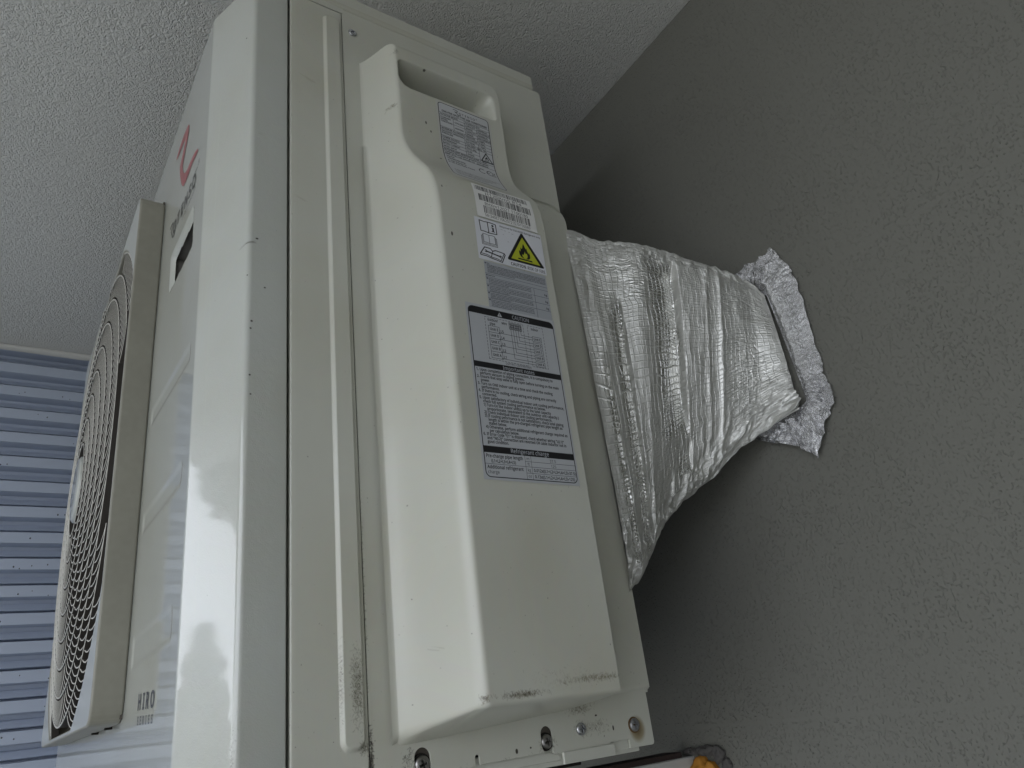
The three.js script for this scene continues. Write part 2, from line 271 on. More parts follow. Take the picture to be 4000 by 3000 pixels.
const base = (c, w, h) => { c.fillStyle = '#fff'; c.fillRect(0, 0, w, h); for (let i = 0; i < 90; i++) { const x = R(0, w), y = R(0, h), r = R(60, 260), g = c.createRadialGradient(x, y, 0, x, y, r); g.addColorStop(0, `rgba(${rnd() < 0.5 ? '214,204,176' : '225,226,222'},0.10)`); g.addColorStop(1, 'rgba(220,212,190,0)'); c.fillStyle = g; c.fillRect(x - r, y - r, 2 * r, 2 * r); } };
const sideW = 1024, sideH = 2048, sideZ = 0.30, sideY = 0.80; // covers z -0.01..0.34 of the side, y 0..0.8
const side = (y, z) => [(0.34 - z) / 0.35 * sideW, (1 - y / 0.81) * sideH, sideW / 0.35];
const sideUV = (x, y, z) => [(0.34 - z) / 0.35, y / 0.81];
const sideMap = canvasTex(sideW, sideH, (c, w, h) => {
  base(c, w, h);
  dust(c, side, 260, 0, 0.79, 0, 0.34); dust(c, side, 60, 0.0, 0.12, 0.26, 0.34);
  cloud(c, side, 0.072, 0.2805, 0.036, 0.0075, 800, 0.0006, 0.5); cloud(c, side, 0.075, 0.2925, 0.036, 0.002, 240, 0.0004, 0.6); cloud(c, side, 0.03, 0.276, 0.006, 0.006, 160, 0.0005, 0.6);
  cloud(c, side, 0.02, 0.2705, 0.035, 0.0012, 300, 0.0007, 0.8, '30,26,20'); cloud(c, side, 0.15, 0.2708, 0.12, 0.0008, 120, 0.0005, 0.5);
  cloud(c, side, 0.037, 0.075, 0.006, 0.02, 240, 0.0006, 0.55, '70,58,36'); cloud(c, side, 0.021, 0.06, 0.008, 0.02, 160, 0.0006, 0.5, '60,52,36');
  cloud(c, side, 0.014, 0.113, 0.008, 0.012, 120, 0.0006, 0.6, '32,28,22'); cloud(c, side, 0.018, 0.24, 0.01, 0.01, 70, 0.0007, 0.7, '30,27,22'); cloud(c, side, 0.021, 0.077, 0.009, 0.008, 130, 0.0006, 0.5, '58,50,34');
  cloud(c, side, 0.005, 0.16, 0.004, 0.07, 240, 0.0005, 0.6, '40,35,26');
  for (const [y, z, w, hh] of [[0.012, 0.145, 0.0012, 0.0016], [0.018, 0.0405, 0.0008, 0.0017], [0.03, 0.058, 0.0012, 0.0006], [0.013, 0.131, 0.0008, 0.0006]]) marks(c, side, [[y, z, w, hh, 0.9]]);
  scratch(c, side, 0.66, 0.305, 0.006, 0.018, 14, 0.5, '150,138,100'); scratch(c, side, 0.505, 0.314, 0.004, 0.013, 7, 0.45, '120,108,76');
  // warm stain along the top under the lid
  const g = c.createLinearGradient(0, 0, 0, 60); g.addColorStop(0, 'rgba(160,140,100,0.4)'); g.addColorStop(1, 'rgba(160,140,100,0)'); c.fillStyle = g; c.fillRect(0, 40, w, 110);
  // rusty run below the last screw
  const [rx, ry] = side(0.014, 0.0125); const q = c.createRadialGradient(rx, ry, 4, rx, ry, 30); q.addColorStop(0, 'rgba(110,80,40,0.75)'); q.addColorStop(0.6, 'rgba(140,112,64,0.5)'); q.addColorStop(1, 'rgba(150,130,90,0)'); c.fillStyle = q; c.fillRect(rx - 40, ry - 40, 80, 80);
});
const skinM = M.casing.clone(); skinM.map = sideMap; skinM.bumpMap = null;
const cornerMap = canvasTex(1024, 2048, (c, w, h) => { // the front panel's own map: u along the outline 0..0.42 m, v = y 0..0.779
  const f = (y, l) => [l / 0.42 * w, (1 - y / 0.779) * h, w / 0.42];
  base(c, w, h); dust(c, f, 170, 0, 0.77, 0, 0.42);
  scratch(c, f, 0.445, 0.040, -0.004, -0.018, 26, 0.6, '60,56,44'); marks(c, f, [[0.449, 0.0385, 0.0012, 0.0009, 0.8]]); scratch(c, f, 0.57, 0.034, 0, -0.008, 6, 0.5, '110,98,60');
  for (const [y, l, s] of [[0.365, 0.0415, 0.0009], [0.358, 0.0422, 0.0008], [0.315, 0.042, 0.0008], [0.298, 0.041, 0.0007], [0.40, 0.031, 0.0008], [0.70, 0.057, 0.0009], [0.41, 0.046, 0.0006]]) marks(c, f, [[y, l, s, s, 0.85]]);
  // pale lines of old tape residue down the facet and the front edge
  for (const [l, y0, y1, a, wd] of [[0.118, 0.02, 0.74, 0.5, 0.0007], [0.098, 0.05, 0.73, 0.55, 0.0012], [0.139, 0.03, 0.70, 0.5, 0.0008], [0.112, 0.2, 0.72, 0.35, 0.0006]]) { c.strokeStyle = `rgba(255,255,250,${a})`; c.lineWidth = wd / 0.42 * w; c.beginPath(); for (let i = 0; i <= 40; i++) { const y = lerp(y0, y1, i / 40), [px, py] = f(y, l + 0.0022 * (noise2(y * 9, l * 90) - 0.5)); i ? c.lineTo(px, py) : c.moveTo(px, py); } c.stroke(); }
  cloud(c, f, 0.05, 0.045, 0.03, 0.006, 60, 0.0004, 0.4); cloud(c, f, 0.03, 0.048, 0.03, 0.002, 160, 0.0005, 0.6);
  cloud(c, f, 0.365, 0.2, 0.008, 0.06, 160, 0.001, 0.14, '190,160,90'); cloud(c, f, 0.248, 0.2, 0.006, 0.06, 160, 0.001, 0.16, '190,160,90'); cloud(c, f, 0.118, 0.23, 0.008, 0.06, 260, 0.001, 0.18, '190,160,90');
});
cornerMap.repeat.set(1 / 0.42, 1 / 0.779); M.front.map = cornerMap; M.front.bumpMap = rep(T.peel, 14);
{ // front strip of the side with its raised rib
  const zs = [0.2716, 0.2717, 0.2722, 0.273, ...range(0.2735, 0.2768, 22), ...range(0.2778, 0.289, 6), ...range(0.2895, 0.2955, 20), 0.30, 0.31, 0.32, 0.3265, 0.3285, 0.3292, 0.3296, 0.3297];
  const ys = [0, ...range(0.002, 0.02, 6), ...range(0.022, 0.05, 34), ...range(0.055, 0.745, 60), ...range(0.748, 0.772, 30), TOP - 0.001, TOP];
  const x0 = (z, y) => {
    const rr = 0.0075, qz = Math.abs(z - 0.28395) - (0.00895 - rr), qy = Math.abs(y - 0.398) - (0.369 - rr), d = Math.hypot(Math.max(qz, 0), Math.max(qy, 0)) + Math.min(Math.max(qz, qy), 0) - rr;
    let x = 0.0032 * (z < 0.28 ? ss(0.0002, -0.0016, d) : ss(0.0014, -0.0024, d));
    const e = Math.min(z - 0.2716, 0.3297 - z); x -= 0.0012 * (1 - Math.sqrt(clamp(e / 0.0012))) ; return x;
  };
  const skin = sheet(zs, ys, (z, y) => [x0(z, y), y, z], (z, y) => sideUV(0, y, z));
  const rets = [box(-0.012, -0.0013, 0, TOP, 0.3296, 0.3297), box(-0.012, -0.0013, 0, TOP, 0.2716, 0.2717)];
  part('side_strip', merge([skin, ...rets]), skinM, ac);
}
{ // side plate with slots and a notch, seen behind the cover
  const s = new THREE.Shape(); // x = z, y = y
  s.moveTo(0.2706, 0.002); s.lineTo(0.2706, 0.787); s.lineTo(-0.001, 0.787); s.quadraticCurveTo(-0.005, 0.787, -0.0052, 0.783); s.lineTo(-0.0052, 0.0025); s.quadraticCurveTo(-0.005, 0.0, -0.0025, 0.0);
  s.lineTo(0.0235, 0.0); s.lineTo(0.0235, 0.0075); s.lineTo(0.0465, 0.0075); s.lineTo(0.0465, 0.0035); s.lineTo(0.1065, 0.0055);
  s.quadraticCurveTo(0.1085, 0.0055, 0.1085, 0.008); s.lineTo(0.1085, 0.008); s.lineTo(0.1800, 0.0072); s.lineTo(0.1800, 0.0125); s.absarc(0.1822, 0.0125, 0.0022, Math.PI, 0, true); s.lineTo(0.1844, 0.0065); s.lineTo(0.2706, 0.002);
  const slot = (z, y0, y1, r) => { const h = new THREE.Path(); h.moveTo(z - r, y0); h.lineTo(z - r, y1); h.absarc(z, y1, r, Math.PI, 0, true); h.lineTo(z + r, y0); h.absarc(z, y0, r, 0, -Math.PI, true); return h; };
  s.holes.push(slot(0.1136, 0.0130, 0.0215, 0.0062), slot(0.2296, 0.0085, 0.0185, 0.0070));
  const g = new THREE.ExtrudeGeometry(s, { depth: 0.0012, bevelEnabled: true, bevelSize: 0.0004, bevelThickness: 0.0004, bevelSegments: 2, curveSegments: 14 });
  g.applyMatrix4(new THREE.Matrix4().makeBasis(new THREE.Vector3(0, 0, 1), new THREE.Vector3(0, 1, 0), new THREE.Vector3(-1, 0, 0))).translate(-0.0004, 0, 0);
  part('side_plate', worldUV(g, sideUV), skinM, ac);
  part('notch_tab', box(-0.0075, -0.0035, -0.001, 0.010, 0.0237, 0.0463), M.casing, ac, 'pale tab in the notch of the plate edge');
  part('bottom_tab', box(-0.001, 0.0022, -0.0035, 0.0058, 0.0435, 0.1000, 0.0008), M.casing, ac);
  part('base_tray', merge([box(XL + 0.01, -0.0032, -0.0005, 0.012, 0.015, 0.325, 0.001), box(XL + 0.012, -0.004, -0.004, 0.0, 0.01, 0.33, 0.001)]), M.casing, ac);
  for (const x of [-0.15, -0.79]) part('foot', merge([box(x - 0.03, x + 0.03, -0.016, -0.0045, -0.012, 0.335, 0.001)]), M.seam, ac);
}
{ // lid with a rounded rim
  const g = box(XL - 0.0025, 0.0018, 0.7875, 0.8115, 0.0035, 0.336, 0.004);
  const band = box(-0.01, 0.0006, TOP + 0.0012, 0.7885, 0.270, 0.334, 0.0005);
  part('lid', worldUV(merge([g, band]), sideUV), skinM, ac);
}
const rearGuard = []; for (let i = 0; i < 34; i++) rearGuard.push(box(lerp(XL + 0.02, -0.03, i / 33) - 0.001, lerp(XL + 0.02, -0.03, i / 33) + 0.001, 0.02, 0.77, -0.006, -0.002)); for (let j = 0; j < 12; j++) rearGuard.push(box(XL + 0.01, -0.02, lerp(0.03, 0.76, j / 11) - 0.001, lerp(0.03, 0.76, j / 11) + 0.001, -0.002, 0.001));
part('rear_guard', merge(rearGuard), M.cavity, ac).userData.kind = 'stuff';

// ---- the moulded valve cover, X as a function of height y and depth z
const HY = [[0.0, 0.07], [0.478, 0.07], [0.49, 0.0697], [0.508, 0.0688], [0.521, 0.0668], [0.534, 0.0628], [0.548, 0.0557], [0.557, 0.0512], [0.568, 0.0474], [0.58, 0.0450], [0.592, 0.0441], [0.605, 0.044], [0.9, 0.044]];
const hY = (y) => curve(HY, y)[0];
const YT = 0.7135, ZLFT = 0.2522;
const zRight = (y) => { let z = lerp(0.0852, 0.0997, ss(0.527, 0.562, y)); const d = y - (YT - 0.024); return d > 0 ? z + 0.024 - Math.sqrt(Math.max(0, 0.024 ** 2 - d * d)) : z; };
const zRidge = (h) => lerp(0.2345, 0.2135, (h - 0.044) / 0.026);
const pocket = (y, z) => {
  if (y < 0.645 || y > 0.70 || z < 0.10 || z > 0.235) return 0;
  const box2 = (cz, cy, hz, hy, r) => { const qz = Math.abs(z - cz) - hz + r, qy = Math.abs(y - cy) - hy + r; return Math.hypot(Math.max(qz, 0), Math.max(qy, 0)) + Math.min(Math.max(qz, qy), 0) - r; };
  const low = z > 0.17 && y < 0.67 ? 0.014 : 0.006;
  const d = box2(0.1675, 0.6720, 0.0605, 0.0190, low);
  if (d > 0) return 0;
  return 0.047 * ss(0, -0.0012, d) * ss(0.0, 0.016, 0.692 - y) * ss(0.107, 0.124, z) ;
};
const coverX = (y, z) => {
  const h = hY(y), lower = 1 - ss(0.590, 0.598, y), zr = zRight(y), zd = zRidge(h);
  let x = h * Math.sign(ZLFT - z) * Math.pow(Math.abs(ZLFT - z) / (ZLFT - zd), 1.3);
  x = smin(x, h, lerp(0.019, 0.012, ss(0.044, 0.07, h)));
  x = smin(x, (z - (zr - 0.0075)) / 0.0075 * h + 0.001, 0.005);
  const top = YT - y, r = 0.006;
  if (top < r) x = smin(x, h - r + Math.sqrt(Math.max(0, r * r - (r - top) ** 2)), 0.004);
  x = smax(x, lerp(-0.0012, 0.0030, lower) , 0.0035);
  return x - pocket(y, z);
};
const coverEdgeY = (z) => z > 0.216 ? lerp(0.0453, 0.0305, (z - 0.216) / 0.0362) : z > 0.084 ? 0.0453 - (0.216 - z) * 0.004 : lerp(0.0448, 0.0463, (0.084 - z) / 0.093);
{
  const zAt = (t, y) => { // t 0..1 across: left foot, slope, face, right wall, flange
    const h = hY(y), zr = zRight(y), zd = zRidge(h);
    if (t < 0.12) return lerp(0.2545, 0.2490, t / 0.12); if (t < 0.27) return lerp(0.2490, zd + 0.006, (t - 0.12) / 0.15); if (t < 0.42) return lerp(zd + 0.006, zd - 0.009, (t - 0.27) / 0.15);
    if (t < 0.74) return lerp(zd - 0.009, zr + 0.006, (t - 0.42) / 0.32); if (t < 0.94) return lerp(zr + 0.006, zr - 0.0095, (t - 0.74) / 0.2);
    return lerp(zr - 0.0095, -0.0088, (t - 0.94) / 0.06);
  };
  const ts = [...range(0, 0.12, 8).slice(0, -1), ...range(0.12, 0.27, 8).slice(0, -1), ...range(0.27, 0.42, 14).slice(0, -1), ...range(0.42, 0.74, 110).slice(0, -1), ...range(0.74, 0.94, 36).slice(0, -1), ...range(0.94, 1, 5)];
  const rows = []; // [kind, value]
  for (let k = 6; k >= 1; k--) rows.push(['u', k / 6]);
  for (const y of range(0, 1, 8)) rows.push(['b', y]);
  for (const y of [...range(0.065, 0.47, 80), ...range(0.474, 0.606, 60), ...range(0.610, 0.644, 12), ...range(0.6455, 0.7, 62), ...range(0.7015, YT - 0.0065, 5), ...range(YT - 0.0055, YT, 9)]) rows.push(['y', y]);
  for (let k = 1; k <= 4; k++) rows.push(['t', k / 4]);
  const pos = (t, j) => {
    const [kind, v] = rows[j];
    if (kind === 'y') { const z = zAt(t, v), fl = z < 0.05; const y = fl ? Math.min(v, 0.7135) : v; let x = coverX(y, z); return [x, y, z]; }
    if (kind === 't') { const z = zAt(t, YT); return [Math.min(coverX(YT, z), lerp(hY(YT), -0.001, v)), YT, z]; }
    const z = zAt(t, 0.06), e = coverEdgeY(z);
    if (kind === 'b') { const y = lerp(e, 0.061, v); let x = coverX(0.07, z); const r = 0.003, d = y - e; if (d < r) x = Math.min(x, Math.max(0.0012, coverX(0.07, z) - r + Math.sqrt(Math.max(0, r * r - (r - d) ** 2)))); return [x, y, z]; }
    const yj = Math.min(e - 0.0008, 0.0283 + (0.2353 - z) * 0.062), k = v; const x = coverX(0.07, z) - 0.003; return [Math.max(-0.0009, lerp(x, -0.001, k)), lerp(e, yj, k), z];
  };
  const g = sheet(ts, rows.map((_, j) => j), pos, (t, j, p) => [(0.26 - p[2]) / 0.27, p[1] / 0.8]);
  // trim the flange above the step and round its corners: drop faces right of the wall foot above y = 0.597 (and behind the corner radius)
  const p = g.attributes.position, idx = [...g.index.array], keep = [], out = (i) => { const y = p.getY(i), z = p.getZ(i), zr = zRight(Math.min(y, 0.7135)); if (z > zr - 0.0078) return false; if (y > 0.5975) return true; const c = 0.024, dz = (-0.0088 + c) - z, dy = y - (0.5975 - c); return dz > 0 && dy > 0 && Math.hypot(dz, dy) > c + 0.0002; };
  for (let i = 0; i < idx.length; i += 3) if (!(out(idx[i]) && out(idx[i + 1]) && out(idx[i + 2]))) keep.push(idx[i], idx[i + 1], idx[i + 2]);
  // slide the vertices just outside onto the outline
  for (let i = 0; i < p.count; i++) { const y = p.getY(i), z = p.getZ(i); if (out(i)) { if (y > 0.5975 && y < 0.606) p.setY(i, 0.5975); const c = 0.024, yy = p.getY(i), dz = (-0.0088 + c) - z, dy = yy - (0.5975 - c); if (dz > 0 && dy > 0) { const r = Math.hypot(dz, dy); if (r > c) { p.setY(i, 0.5975 - c + dy * c / r); p.setZ(i, -0.0088 + c - dz * c / r); } } } }
  g.setIndex(keep); g.computeVertexNormals();
  const rim = []; // the flange is a sheet with thickness: a rim along its free edge
  const edge = []; for (const y of range(0.0475, 0.5735, 30)) edge.push([y, -0.0088]); for (const a of range(0, Math.PI / 2, 10)) edge.push([0.5735 + 0.024 * Math.sin(a), -0.0088 + 0.024 - 0.024 * Math.cos(a)]); for (const z of range(0.02, 0.07, 4)) edge.push([0.5975, z]);
  rim.push(sheet([0, 0.5, 1], edge.map((_, i) => i), (k, i) => [lerp(0.0030, -0.004, k), edge[i][0], edge[i][1]], (k, i) => [(0.26 - edge[i][1]) / 0.27, edge[i][0] / 0.8]));
  const cv = (y, z) => [(0.26 - z) / 0.27 * 1024, (1 - y / 0.8) * 2048, 1024 / 0.27];
  const map = canvasTex(1024, 2048, (c, w, h) => {
    base(c, w, h); dust(c, cv, 330, 0.05, 0.7, 0, 0.25);
    cloud(c, cv, 0.058, 0.11, 0.003, 0.05, 420, 0.0006, 0.42, '74,62,38'); cloud(c, cv, 0.052, 0.18, 0.002, 0.03, 320, 0.0006, 0.5, '56,46,30'); cloud(c, cv, 0.06, 0.075, 0.004, 0.012, 140, 0.0007, 0.5, '70,60,40');
    cloud(c, cv, 0.051, 0.212, 0.003, 0.004, 60, 0.0007, 0.5, '60,48,30'); cloud(c, cv, 0.06, 0.14, 0.012, 0.05, 120, 0.0006, 0.25, '80,70,50');
    cloud(c, cv, 0.70, 0.23, 0.004, 0.005, 40, 0.0006, 0.4); cloud(c, cv, 0.625, 0.236, 0.004, 0.004, 40, 0.0007, 0.4, '90,80,60');
    for (const [y, z, ww, hh] of [[0.69, 0.196, 0.0016, 0.0004], [0.612, 0.201, 0.0009, 0.0014], [0.602, 0.196, 0.0008, 0.001], [0.565, 0.190, 0.0012, 0.0006], [0.51, 0.205, 0.0006, 0.0009], [0.46, 0.172, 0.0007, 0.0007], [0.455, 0.20, 0.001, 0.0016], [0.55, 0.05, 0.0009, 0.0006]]) marks(c, cv, [[y, z, ww, hh, 0.7]]);
    cloud(c, cv, 0.555, 0.168, 0.003, 0.012, 60, 0.0007, 0.45); cloud(c, cv, 0.24, 0.06, 0.02, 0.006, 60, 0.0006, 0.4);
    scratch(c, cv, 0.11, 0.235, -0.012, 0.001, 10, 0.4, '255,255,255'); scratch(c, cv, 0.09, 0.228, 0.002, 0.006, 8, 0.4, '110,100,80');
  });
  const cm = M.casing.clone(); cm.map = map; cm.bumpMap = null;
  part('valve_cover', merge([g, ...rim]), cm, ac, 'bulging moulded side cover with a hand grip');
}

// ---------------------------------------------------------------- labels on the cover
const INK = '#15151a';
function txt(c, s, x, y, h, o = {}) { // baseline text of cap height ~0.72 h, squeezed to fit width o.w
  c.save(); c.translate(x, y); c.font = (o.bold ? 'bold ' : '') + h + 'px ' + (o.font || 'sans-serif'); c.fillStyle = o.col || INK; c.textBaseline = 'alphabetic';
  const w = c.measureText(s).width, k = o.w ? o.w / w : o.k || 1; c.scale(k, 1); if (o.skew) c.transform(1, 0, -o.skew, 1, 0, 0);
  c.fillText(s, o.align === 'c' ? -w / 2 : o.align === 'r' ? -w : 0, 0);
  if (o.fat) { c.strokeStyle = c.fillStyle; c.lineWidth = o.fat; c.strokeText(s, o.align === 'c' ? -w / 2 : o.align === 'r' ? -w : 0, 0); }
  c.restore();
}
const poly = (c, p, fill, stroke, lw) => { c.beginPath(); p.forEach((q, i) => (i ? c.lineTo(q[0], q[1]) : c.moveTo(q[0], q[1]))); if (fill) { c.closePath(); c.fillStyle = fill; c.fill(); } if (stroke) { c.strokeStyle = stroke; c.lineWidth = lw; c.lineJoin = 'round'; c.lineCap = 'round'; c.stroke(); } };
const rrect = (c, x, y, w, h, r) => { c.beginPath(); c.moveTo(x + r, y); c.arcTo(x + w, y, x + w, y + h, r); c.arcTo(x + w, y + h, x, y + h, r); c.arcTo(x, y + h, x, y, r); c.arcTo(x, y, x + w, y, r); c.closePath(); };
function flame(c, x, y, s, col, hole) { // flame symbol, s = height, centred on x, foot at y
  const F = [[0, -1], [0.1, -0.78], [0.17, -0.66], [0.24, -0.72], [0.28, -0.52], [0.37, -0.36], [0.42, -0.5], [0.48, -0.28], [0.46, -0.1], [0.34, 0], [0.18, 0.02], [-0.12, 0.02], [-0.32, -0.05], [-0.44, -0.2], [-0.46, -0.38], [-0.43, -0.5], [-0.34, -0.4], [-0.3, -0.52], [-0.3, -0.7], [-0.2, -0.6], [-0.12, -0.68], [-0.08, -0.84]];
  c.beginPath(); F.forEach((p, i) => { const q = [x + p[0] * s * 0.78, y + p[1] * s]; i ? c.lineTo(...q) : c.moveTo(...q); }); c.closePath(); c.fillStyle = col; c.fill();
  const G = [[0.05, -0.5], [0.09, -0.32], [0.2, -0.36], [0.26, -0.2], [0.2, -0.06], [0.06, 0.02], [-0.08, 0.0], [-0.2, -0.12], [-0.22, -0.26], [-0.13, -0.2], [-0.04, -0.28]];
  c.beginPath(); G.forEach((p, i) => { const q = [x + p[0] * s * 0.78, y + p[1] * s]; i ? c.lineTo(...q) : c.moveTo(...q); }); c.closePath(); c.fillStyle = hole; c.fill();
}
function sticker(name, label, z0, z1, y0, y1, tex, o = {}) { // a thin printed sheet that follows the cover
  const n = o.n || 24, ys = range(y1, y0, n), arc = [0]; for (let i = 1; i <= n; i++) arc.push(arc[i - 1] + Math.hypot(ys[i] - ys[i - 1], coverX(ys[i], (z0 + z1) / 2) - coverX(ys[i - 1], (z0 + z1) / 2)));
  const off = o.off || 0.0005;
  const pt = (t, j) => { const y = ys[j] + (o.skew || 0) * (t - 0.5), z = lerp(z1, z0, t), e = 0.0006, dx = (coverX(y + e, z) - coverX(y - e, z)) / (2 * e), l = Math.hypot(1, dx); return [coverX(y, z) + off / l, y - off * dx / l, z]; };
  const g = sheet(range(0, 1, 8), range(0, n, n), pt, (t, j) => [t, 1 - arc[j] / arc[n]]);
  const ix = g.index.array; for (let i = 0; i < ix.length; i += 3) { const a = ix[i]; ix[i] = ix[i + 1]; ix[i + 1] = a; } g.computeVertexNormals();
  const m = phy({ map: tex, roughness: o.rough || 0.42, clearcoat: o.coat ?? 0.2, clearcoatRoughness: 0.2, metalness: o.metal || 0 });
  return part(name, g, m, ac, label);
}
const wear = (c, w, h, n) => { for (let i = 0; i < n; i++) { c.fillStyle = `rgba(60,58,50,${R(0.05, 0.3)})`; c.beginPath(); c.ellipse(R(0, w), R(0, h), R(0.6, 3), R(0.6, 2), R(0, 3), 0, 7); c.fill(); } };
{ // rating plate, 0.069 m wide, wraps over the step
  const W = 1024, H = 1960, t = canvasTex(W, H, (c) => {
    c.fillStyle = '#c4c4bd'; c.fillRect(0, 0, W, H); c.fillStyle = '#c2c4c6'; rrect(c, 42, 36, 940, 1830, 60); c.fill();
    c.strokeStyle = INK; c.lineWidth = 13; rrect(c, 42, 36, 940, 1830, 60); c.stroke();
    // maker's mark: a swash R and spaced capitals
    c.strokeStyle = INK; c.lineWidth = 12; c.lineCap = 'round'; c.beginPath(); c.moveTo(318, 84); c.quadraticCurveTo(400, 78, 396, 104); c.quadraticCurveTo(388, 128, 350, 130); c.quadraticCurveTo(384, 150, 398, 172); c.quadraticCurveTo(425, 184, 452, 168); c.stroke();
    'OTENSO'.split('').forEach((k, i) => txt(c, k, 442 + i * 52, 158, 62, { fat: 2, align: 'c' })); txt(c, '®', 740, 128, 34);
    txt(c, 'ONE-FIVE SPLIT TYPE AIR CONDITIONER', 96, 236, 62, { bold: true, w: 850, fat: 2 });
    c.strokeStyle = INK; c.lineWidth = 7; const line = (x0, y0, x1, y1) => { c.beginPath(); c.moveTo(x0, y0); c.lineTo(x1, y1); c.stroke(); };
    const Y = [258, 318, 574, 634, 770, 828, 896, 964, 1042, 1092, 1196]; for (const y of [258, 318, 574, 634, 770, 828, 1196]) line(42, y, 982, y);
    for (const y of [896, 964, 1042]) line(42, y, 728, y); line(42, 1092, 982, 1092); line(728, 1050, 982, 1050);
    line(296, 318, 296, 574); line(504, 258, 504, 574); line(296, 446, 504, 446); for (const y of [382, 446, 510]) line(504, y, 982, y); line(728, 318, 728, 828); line(476, 634, 476, 1042); line(476, 702, 982, 702); line(728, 828, 728, 1092);
    const a = (s, x, y, w, h = 46) => txt(c, s, x, y, h, { w, fat: 3, col: '#08080c' });
    a('OUTDOOR MODEL', 62, 306, 330); a('H120Xm5 R14', 524, 306, 270); a('STANDARD', 62, 376, 190); a('RATING', 62, 420, 130); a('CONDITIONS', 62, 464, 216); a('COOLING', 318, 402, 168); a('HEATING', 318, 530, 160);
    a('CAPACITY', 522, 368, 180); a('RANGE', 522, 432, 130); a('CAPACITY', 522, 496, 180); a('RANGE', 522, 560, 130); a('42000Btu/h', 744, 368, 190); a('(7000-42000)Btu/h', 740, 432, 232); a('42000Btu/h', 744, 496, 190); a('(8000-42000)Btu/h', 740, 560, 232);
    a('MAXIMUM ALLOWABLE PRESSURE', 62, 620, 620); a('4.4MPa', 744, 620, 120); a('EXCESSIVE OPERATING', 62, 684, 400); a('PRESSURE', 62, 730, 200); a('DISCHARGE', 494, 684, 218); a('SUCTION', 494, 752, 166); a('4.3MPa', 744, 684, 120); a('1.7MPa', 744, 752, 120);
    a('POWER SOURCE', 62, 816, 310); a('220-240V~ 50Hz, 1Ph', 494, 816, 380); a('REFRIGERANT', 62, 880, 260); a('R32/2.4kg', 494, 880, 180); a('RATED CURRENT', 62, 948, 310); a('22.0A', 494, 948, 96); a('RATED INPUT', 62, 1022, 240); a('4700W', 494, 1022, 126);
    a('OUTDOOR UNIT RESISTANCE CLASS', 62, 1082, 640, 42); a('IP24', 760, 1085, 76, 40); a('Contains fluorinated greenhouse gases', 62, 1138, 800); a('GWP: 675; 1.62 tonnes CO₂ equivalent.', 62, 1186, 800);
    poly(c, [[856, 846], [752, 1036], [962, 1036], [856, 846]], null, INK, 19); flame(c, 858, 998, 92, INK, '#c2c4c6'); c.fillStyle = INK; c.fillRect(808, 1006, 96, 10);
    a('Importer:', 80, 1250, 150); a('THERMOSILESIA', 80, 1304, 330); a('ul. Szyb Walenty 16', 80, 1358, 330); a('41-700 Ruda Śląska, Poland', 80, 1412, 470);
    c.strokeStyle = INK; c.lineWidth = 15; c.lineCap = 'butt'; c.beginPath(); c.arc(706, 1340, 58, 0.9, 5.4); c.stroke(); c.beginPath(); c.arc(846, 1340, 58, 0.9, 5.4); c.moveTo(790, 1340); c.lineTo(846, 1340); c.stroke();
    c.lineWidth = 6; c.strokeRect(890, 1300, 46, 70); line(880, 1290, 950, 1380); line(950, 1290, 880, 1380); c.fillRect(880, 1394, 72, 12);
    for (let k = 0; k < 4; k++) txt(c, 'This outdoor unit must be installed by a qualified installer only. ' + 'Read the manual before use.'.slice(k * 3), 120, 1640 + k * 52, 38, { w: 820 - k * 90, fat: 1 });
    wear(c, W, H, 120);
  });
  sticker('rating_label', 'grey rating plate sticker bent over the step', 0.1180, 0.1870, 0.5320, 0.6503, t, { n: 60, rough: 0.4, skew: -0.0014 });
}
{ // barcodes
  const W = 1024, H = 640, t = canvasTex(W, H, (c) => {
    c.fillStyle = '#e6e6e4'; c.fillRect(0, 0, W, H);
    const bars = (x0, x1, y0, y1) => { let x = x0; while (x < x1) { const b = [3, 3, 5, 8, 10, 13][Math.floor(R(0, 6))]; c.fillStyle = '#131316'; c.fillRect(x, y0, Math.min(b, x1 - x), y1 - y0); x += b + [3, 4, 6, 9, 12][Math.floor(R(0, 5))]; } };
    bars(40, 944, 30, 128); txt(c, 'H120Xm5 R14', 190, 196, 76, { w: 640 }); bars(72, 964, 204, 330); txt(c, 'RHXm12021 1100180', 150, 402, 74, { w: 750 }); bars(126, 914, 412, 548); txt(c, 'SN:340E770620721070150080', 128, 610, 70, { w: 776 });
    wear(c, W, H, 40);
  });
  sticker('barcode_label', 'white sticker with three barcodes', 0.0968, 0.1690, 0.4848, 0.5285, t, { n: 30, off: 0.0010, rough: 0.5 });
}
